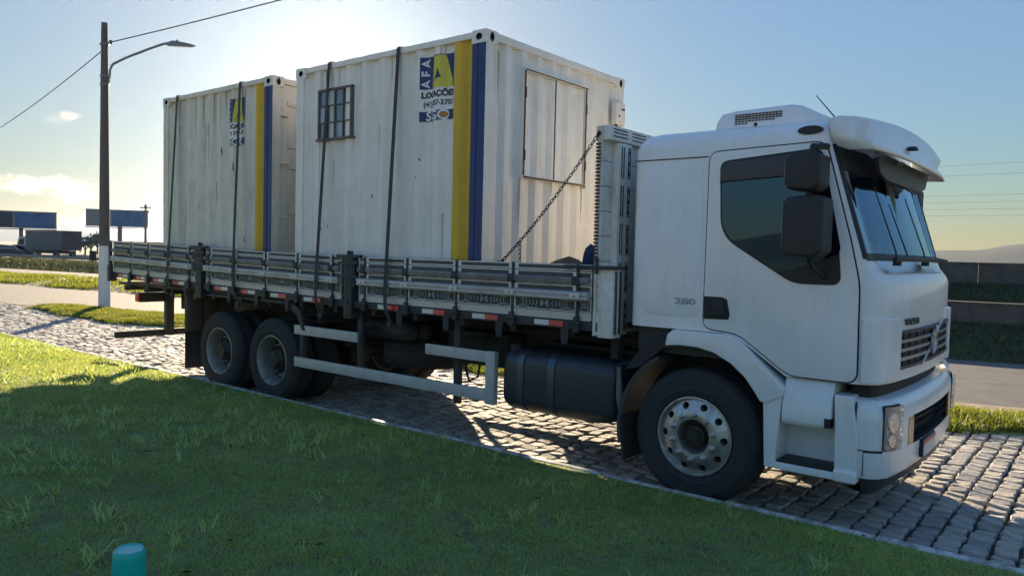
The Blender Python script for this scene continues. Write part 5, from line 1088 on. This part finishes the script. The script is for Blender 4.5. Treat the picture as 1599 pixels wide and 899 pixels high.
x, y, a = road_frame(118, 227); up_ = tag(empty('utility_pole', (x, y, 0)), 'thin wooden utility pole with crossarms beside the far billboard', 'utility pole')
def sub(nm, m_, b, par): o = b.build(nm, m_, None, smooth=40); o.parent = par; return o
sub('shaft', 'far_grey', MB().tube([(0, 0, -.2), (0, 0, 7.4)], [.19, .13], 8), up_)
for z, l in ((6.9, .95), (6.3, .6)):
    ca = sub('crossarm', 'far_grey', MB().box(-l*.78, l*.78, -.07, .07, z-.07, z+.07), up_); ca.rotation_euler.z = YAW
    for q in (-.9, -.3, .3, .9): sub('insulator', 'far_grey', MB().lathe([(.07, 0), (.04, .1), (.07, .16), (.01, .22)], (q*l*.78, 0, z+.07), 'z', 6), up_).rotation_euler.z = YAW
# small dark sign on the embankment
x, y, a = road_frame(54, 145); sgn_ = tag(empty('road_sign', (x, y, gz(x, y-SK*x))), 'small dark road sign seen from behind on the embankment left of the truck', 'road sign')
gzv = gz(x, y-SK*x); sub('plate', 'far_dark', MB().box(-.19, .19, -.012, .012, 1.38-gzv-.62, 1.38-gzv).box(-.03, .03, .012, .03, 1.38-gzv-.6, 1.38-gzv-.02), sgn_).rotation_euler.z = YAW+.5; sub('post', 'far_dark', MB().box(-.03, .03, .03, .08, -.2, 1.38-gzv-.1), sgn_).rotation_euler.z = YAW+.5
# box truck on the highway, heading left
x, y, a = road_frame(103, 84); bt = tag(empty('box_truck', (x, y, 0)), 'grey box truck with dark rear seen from behind on the far highway', 'truck'); bt.rotation_euler.z = math.atan2(a.y, a.x)+rad(36)
LB, WB = 6.1, 2.45
sub('box_body', ['far_grey', 'far_brown'], (lambda b: (b.m.__setitem__(5, 1), b)[1])(MB().box(-LB/2, LB/2, -WB/2, WB/2, .95, 3.1)), bt)
sub('chassis', 'far_dark', MB().box(-LB/2, LB/2+1.6, -.5, .5, .55, .93), bt)
sub('roof_frame', 'far_dark', MB().box(-LB/2-.03, LB/2+.03, -WB/2-.03, WB/2+.03, 3.1, 3.16), bt)
cabb = sub('cab', 'far_white', MB().prism([(LB/2+.12, .6), (LB/2+1.75, .6), (LB/2+1.8, 1.4), (LB/2+1.45, 2.35), (LB/2+.2, 2.5), (LB/2+.12, 2.4)], 'y', -1.05, 1.05), bt)
sub('side_window', 'far_dark', MB().prism([(LB/2+.5, 1.5), (LB/2+1.5, 1.5), (LB/2+1.3, 2.15), (LB/2+.5, 2.2)], 'y', -1.07, -1.05).prism([(LB/2+.5, 1.5), (LB/2+1.5, 1.5), (LB/2+1.3, 2.15), (LB/2+.5, 2.2)], 'y', 1.05, 1.07), cabb)
sub('tail_lamp', 'lamp_red', MB().box(-LB/2-.05, -LB/2, -1.1, -.9, .75, .9), bt); sub('tail_lamp', 'lamp_red', MB().box(-LB/2-.05, -LB/2, .9, 1.1, .75, .9), bt)
for wx in (-1.8, LB/2+1.0):
    for wy in (-1.12, .86): sub('wheel', 'rubber', MB().lathe([(.2, .0), (.42, .02), (.45, .08), (.45, .2), (.42, .25), (.2, .26)], (wx, wy, .45), 'y', 20), bt)
def car(px, D, label, m_, s=1):
    x, y, a = road_frame(D, px); r = tag(empty('parked_car', (x, y, 0)), label, 'car', 'dark cars on the highway'); r.rotation_euler.z = math.atan2(a.y, a.x)+rad(78)
    rows = []
    for yy, k in ((-.85, .86), (-.80, .97), (-.5, 1), (0, 1.01), (.5, 1), (.80, .97), (.85, .86)):
        rows.append([(xx, yy*(1-.16*max(0, (z-.9)/.6)), .35+(z-.35)*k) for xx, z in ((-2.1, .4), (-2.1, .85), (-1.6, .98), (-1.15, 1.42), (-.2, 1.5), (.5, 1.4), (1.1, 1.0), (1.95, .85), (2.1, .55), (2.05, .35))])
    b = MB(); b.grid(rows); n = len(rows[0]); b.add(rows[0], [tuple(range(n))]); b.add(rows[-1], [tuple(range(n))]); bo = sub('body', m_, b, r)
    sub('side_window', 'side_glass', MB().prism([(-1.4, 1.02), (.9, 1.02), (.4, 1.34), (-.2, 1.42), (-1.0, 1.36)], 'y', -.84, -.80).prism([(-1.4, 1.02), (.9, 1.02), (.4, 1.34), (-.2, 1.42), (-1.0, 1.36)], 'y', .80, .84), bo)
    for wx in (-1.3, 1.3):
        for wy in (-.86, .66): sub('wheel', 'rubber', MB().lathe([(.1, .0), (.29, .01), (.32, .05), (.32, .16), (.29, .2), (.1, .2)], (wx, wy, .32), 'y', 16), r)
car(19, 98, 'dark car on the highway, just left of the box truck', 'far_dark'); car(1, 96, 'dark car on the highway cut by the left picture edge', 'far_dark')
# guard rail along the highway
gr = tag(empty('guard_rail', (-96, 24+SK*-96, 0)), 'long grey guard rail along the highway behind the grass embankment', 'guard rail')
ang = math.atan(SK); 
for nm, b in (('beam', MB().prism([(-.04, .62), (.0, .60), (.04, .66), (0, .72), (.04, .78), (0, .84), (-.04, .82)], 'x', -70, 62)),): sub(nm, 'galv', b, gr).rotation_euler.z = ang
GP = MB().box(-.05, .05, .02, .12, -.1, .85).mesh('post', 'galv')
for k in range(34): o = bpy.data.objects.new('post', GP); COL.objects.link(o); o.parent = gr; q = -68+k*3.8; o.location = (q*math.cos(ang), q*math.sin(ang)+.05, 0); o.rotation_euler.z = ang
gr.location = (-96, 27.2+SK*-96, 0)
# far trees
def far_tree(px, D, h, label, seed):
    x, y, a = road_frame(D, px); r_ = np.random.default_rng(seed); r = tag(empty('far_tree', (x, y, -.1)), label, 'tree', 'far trees beside the highway')
    tr = MB().tube([(0, 0, 0), (.1, 0, h*.35), (.0, .1, h*.7)], [.16, .12, .06], 7); cl_ = []
    for k in range(9):
        t = r_.uniform(0, 2*PI); rr = r_.uniform(.2, .48)*h; c_ = (rr*math.cos(t), rr*math.sin(t), h*r_.uniform(.55, .95)); tr.tube([(0, 0, h*.3), (c_[0]*.5, c_[1]*.5, h*.5), c_], [.08, .05, .02], 5); cl_.append(c_)
    sub('trunk', 'wood_dark', tr, r); n = 700; ci = r_.integers(0, 9, n); C = np.array(cl_)[ci]+r_.normal(0, .10*h, (n, 3))*[1, 1, .6]; b = MB()
    for c_ in C:
        d1 = r_.normal(0, 1, 3); d2 = r_.normal(0, 1, 3); d1 *= .16/np.linalg.norm(d1); d2 *= .12/np.linalg.norm(d2); b.add([c_-d1, c_+d2, c_+d1, c_-d2], [(0, 1, 2, 3)])
    sub('crown', 'leaf_far', b, r)
far_tree(133, 140, 2.6, 'small sparse far tree just right of the box truck', 1); far_tree(142, 145, 3.2, 'rounded far tree left of the lamp post, taller of the pair', 2); far_tree(152, 150, 3.9, 'far tree partly hidden behind the lamp post', 3)
# teal bottle standing in the grass
bx_, by_ = -1.76, -3.86; bzv = lawn_z(bx_, by_)-.01
bo = tag(empty('drink_bottle', (bx_, by_, bzv)), 'teal plastic bottle standing in the foreground lawn', 'bottle')
bb_ = MB().lathe([(.001, .0), (.056, .0), (.062, .008), (.063, .05), (.0605, .20), (.0585, .262), (.0565, .277), (.052, .286)], (0, 0, 0), 'z', 40); sub('body', 'bottle_teal', bb_, bo)
sub('cap', 'bottle_top', MB().lathe([(.0525, .2855), (.049, .2895), (.046, .2875), (.043, .2845), (.001, .2835)], (0, 0, 0), 'z', 40), bo); bo.rotation_euler = (rad(1), rad(3), 0)
# ------------------------------------------------------------------ air
hz = MB().box(-4200, 4200, -4200, 4200, -8, 100).build('haze', 'field'); hz.data.materials.clear(); tag(hz, 'thin pale evening haze over the whole place', 'haze', kind='stuff')
hm = bpy.data.materials.new('haze'); hm.use_nodes = True; t_ = hm.node_tree; t_.nodes.remove(t_.nodes['Principled BSDF']); pv = t_.nodes.new('ShaderNodeVolumePrincipled')
pv.inputs['Color'].default_value = (0.36, 0.58, 1.0, 1); pv.inputs['Density'].default_value = 0.000036; pv.inputs['Anisotropy'].default_value = 0.84
t_.links.new(pv.outputs[0], t_.nodes['Material Output'].inputs['Volume']); hz.data.materials.append(hm)
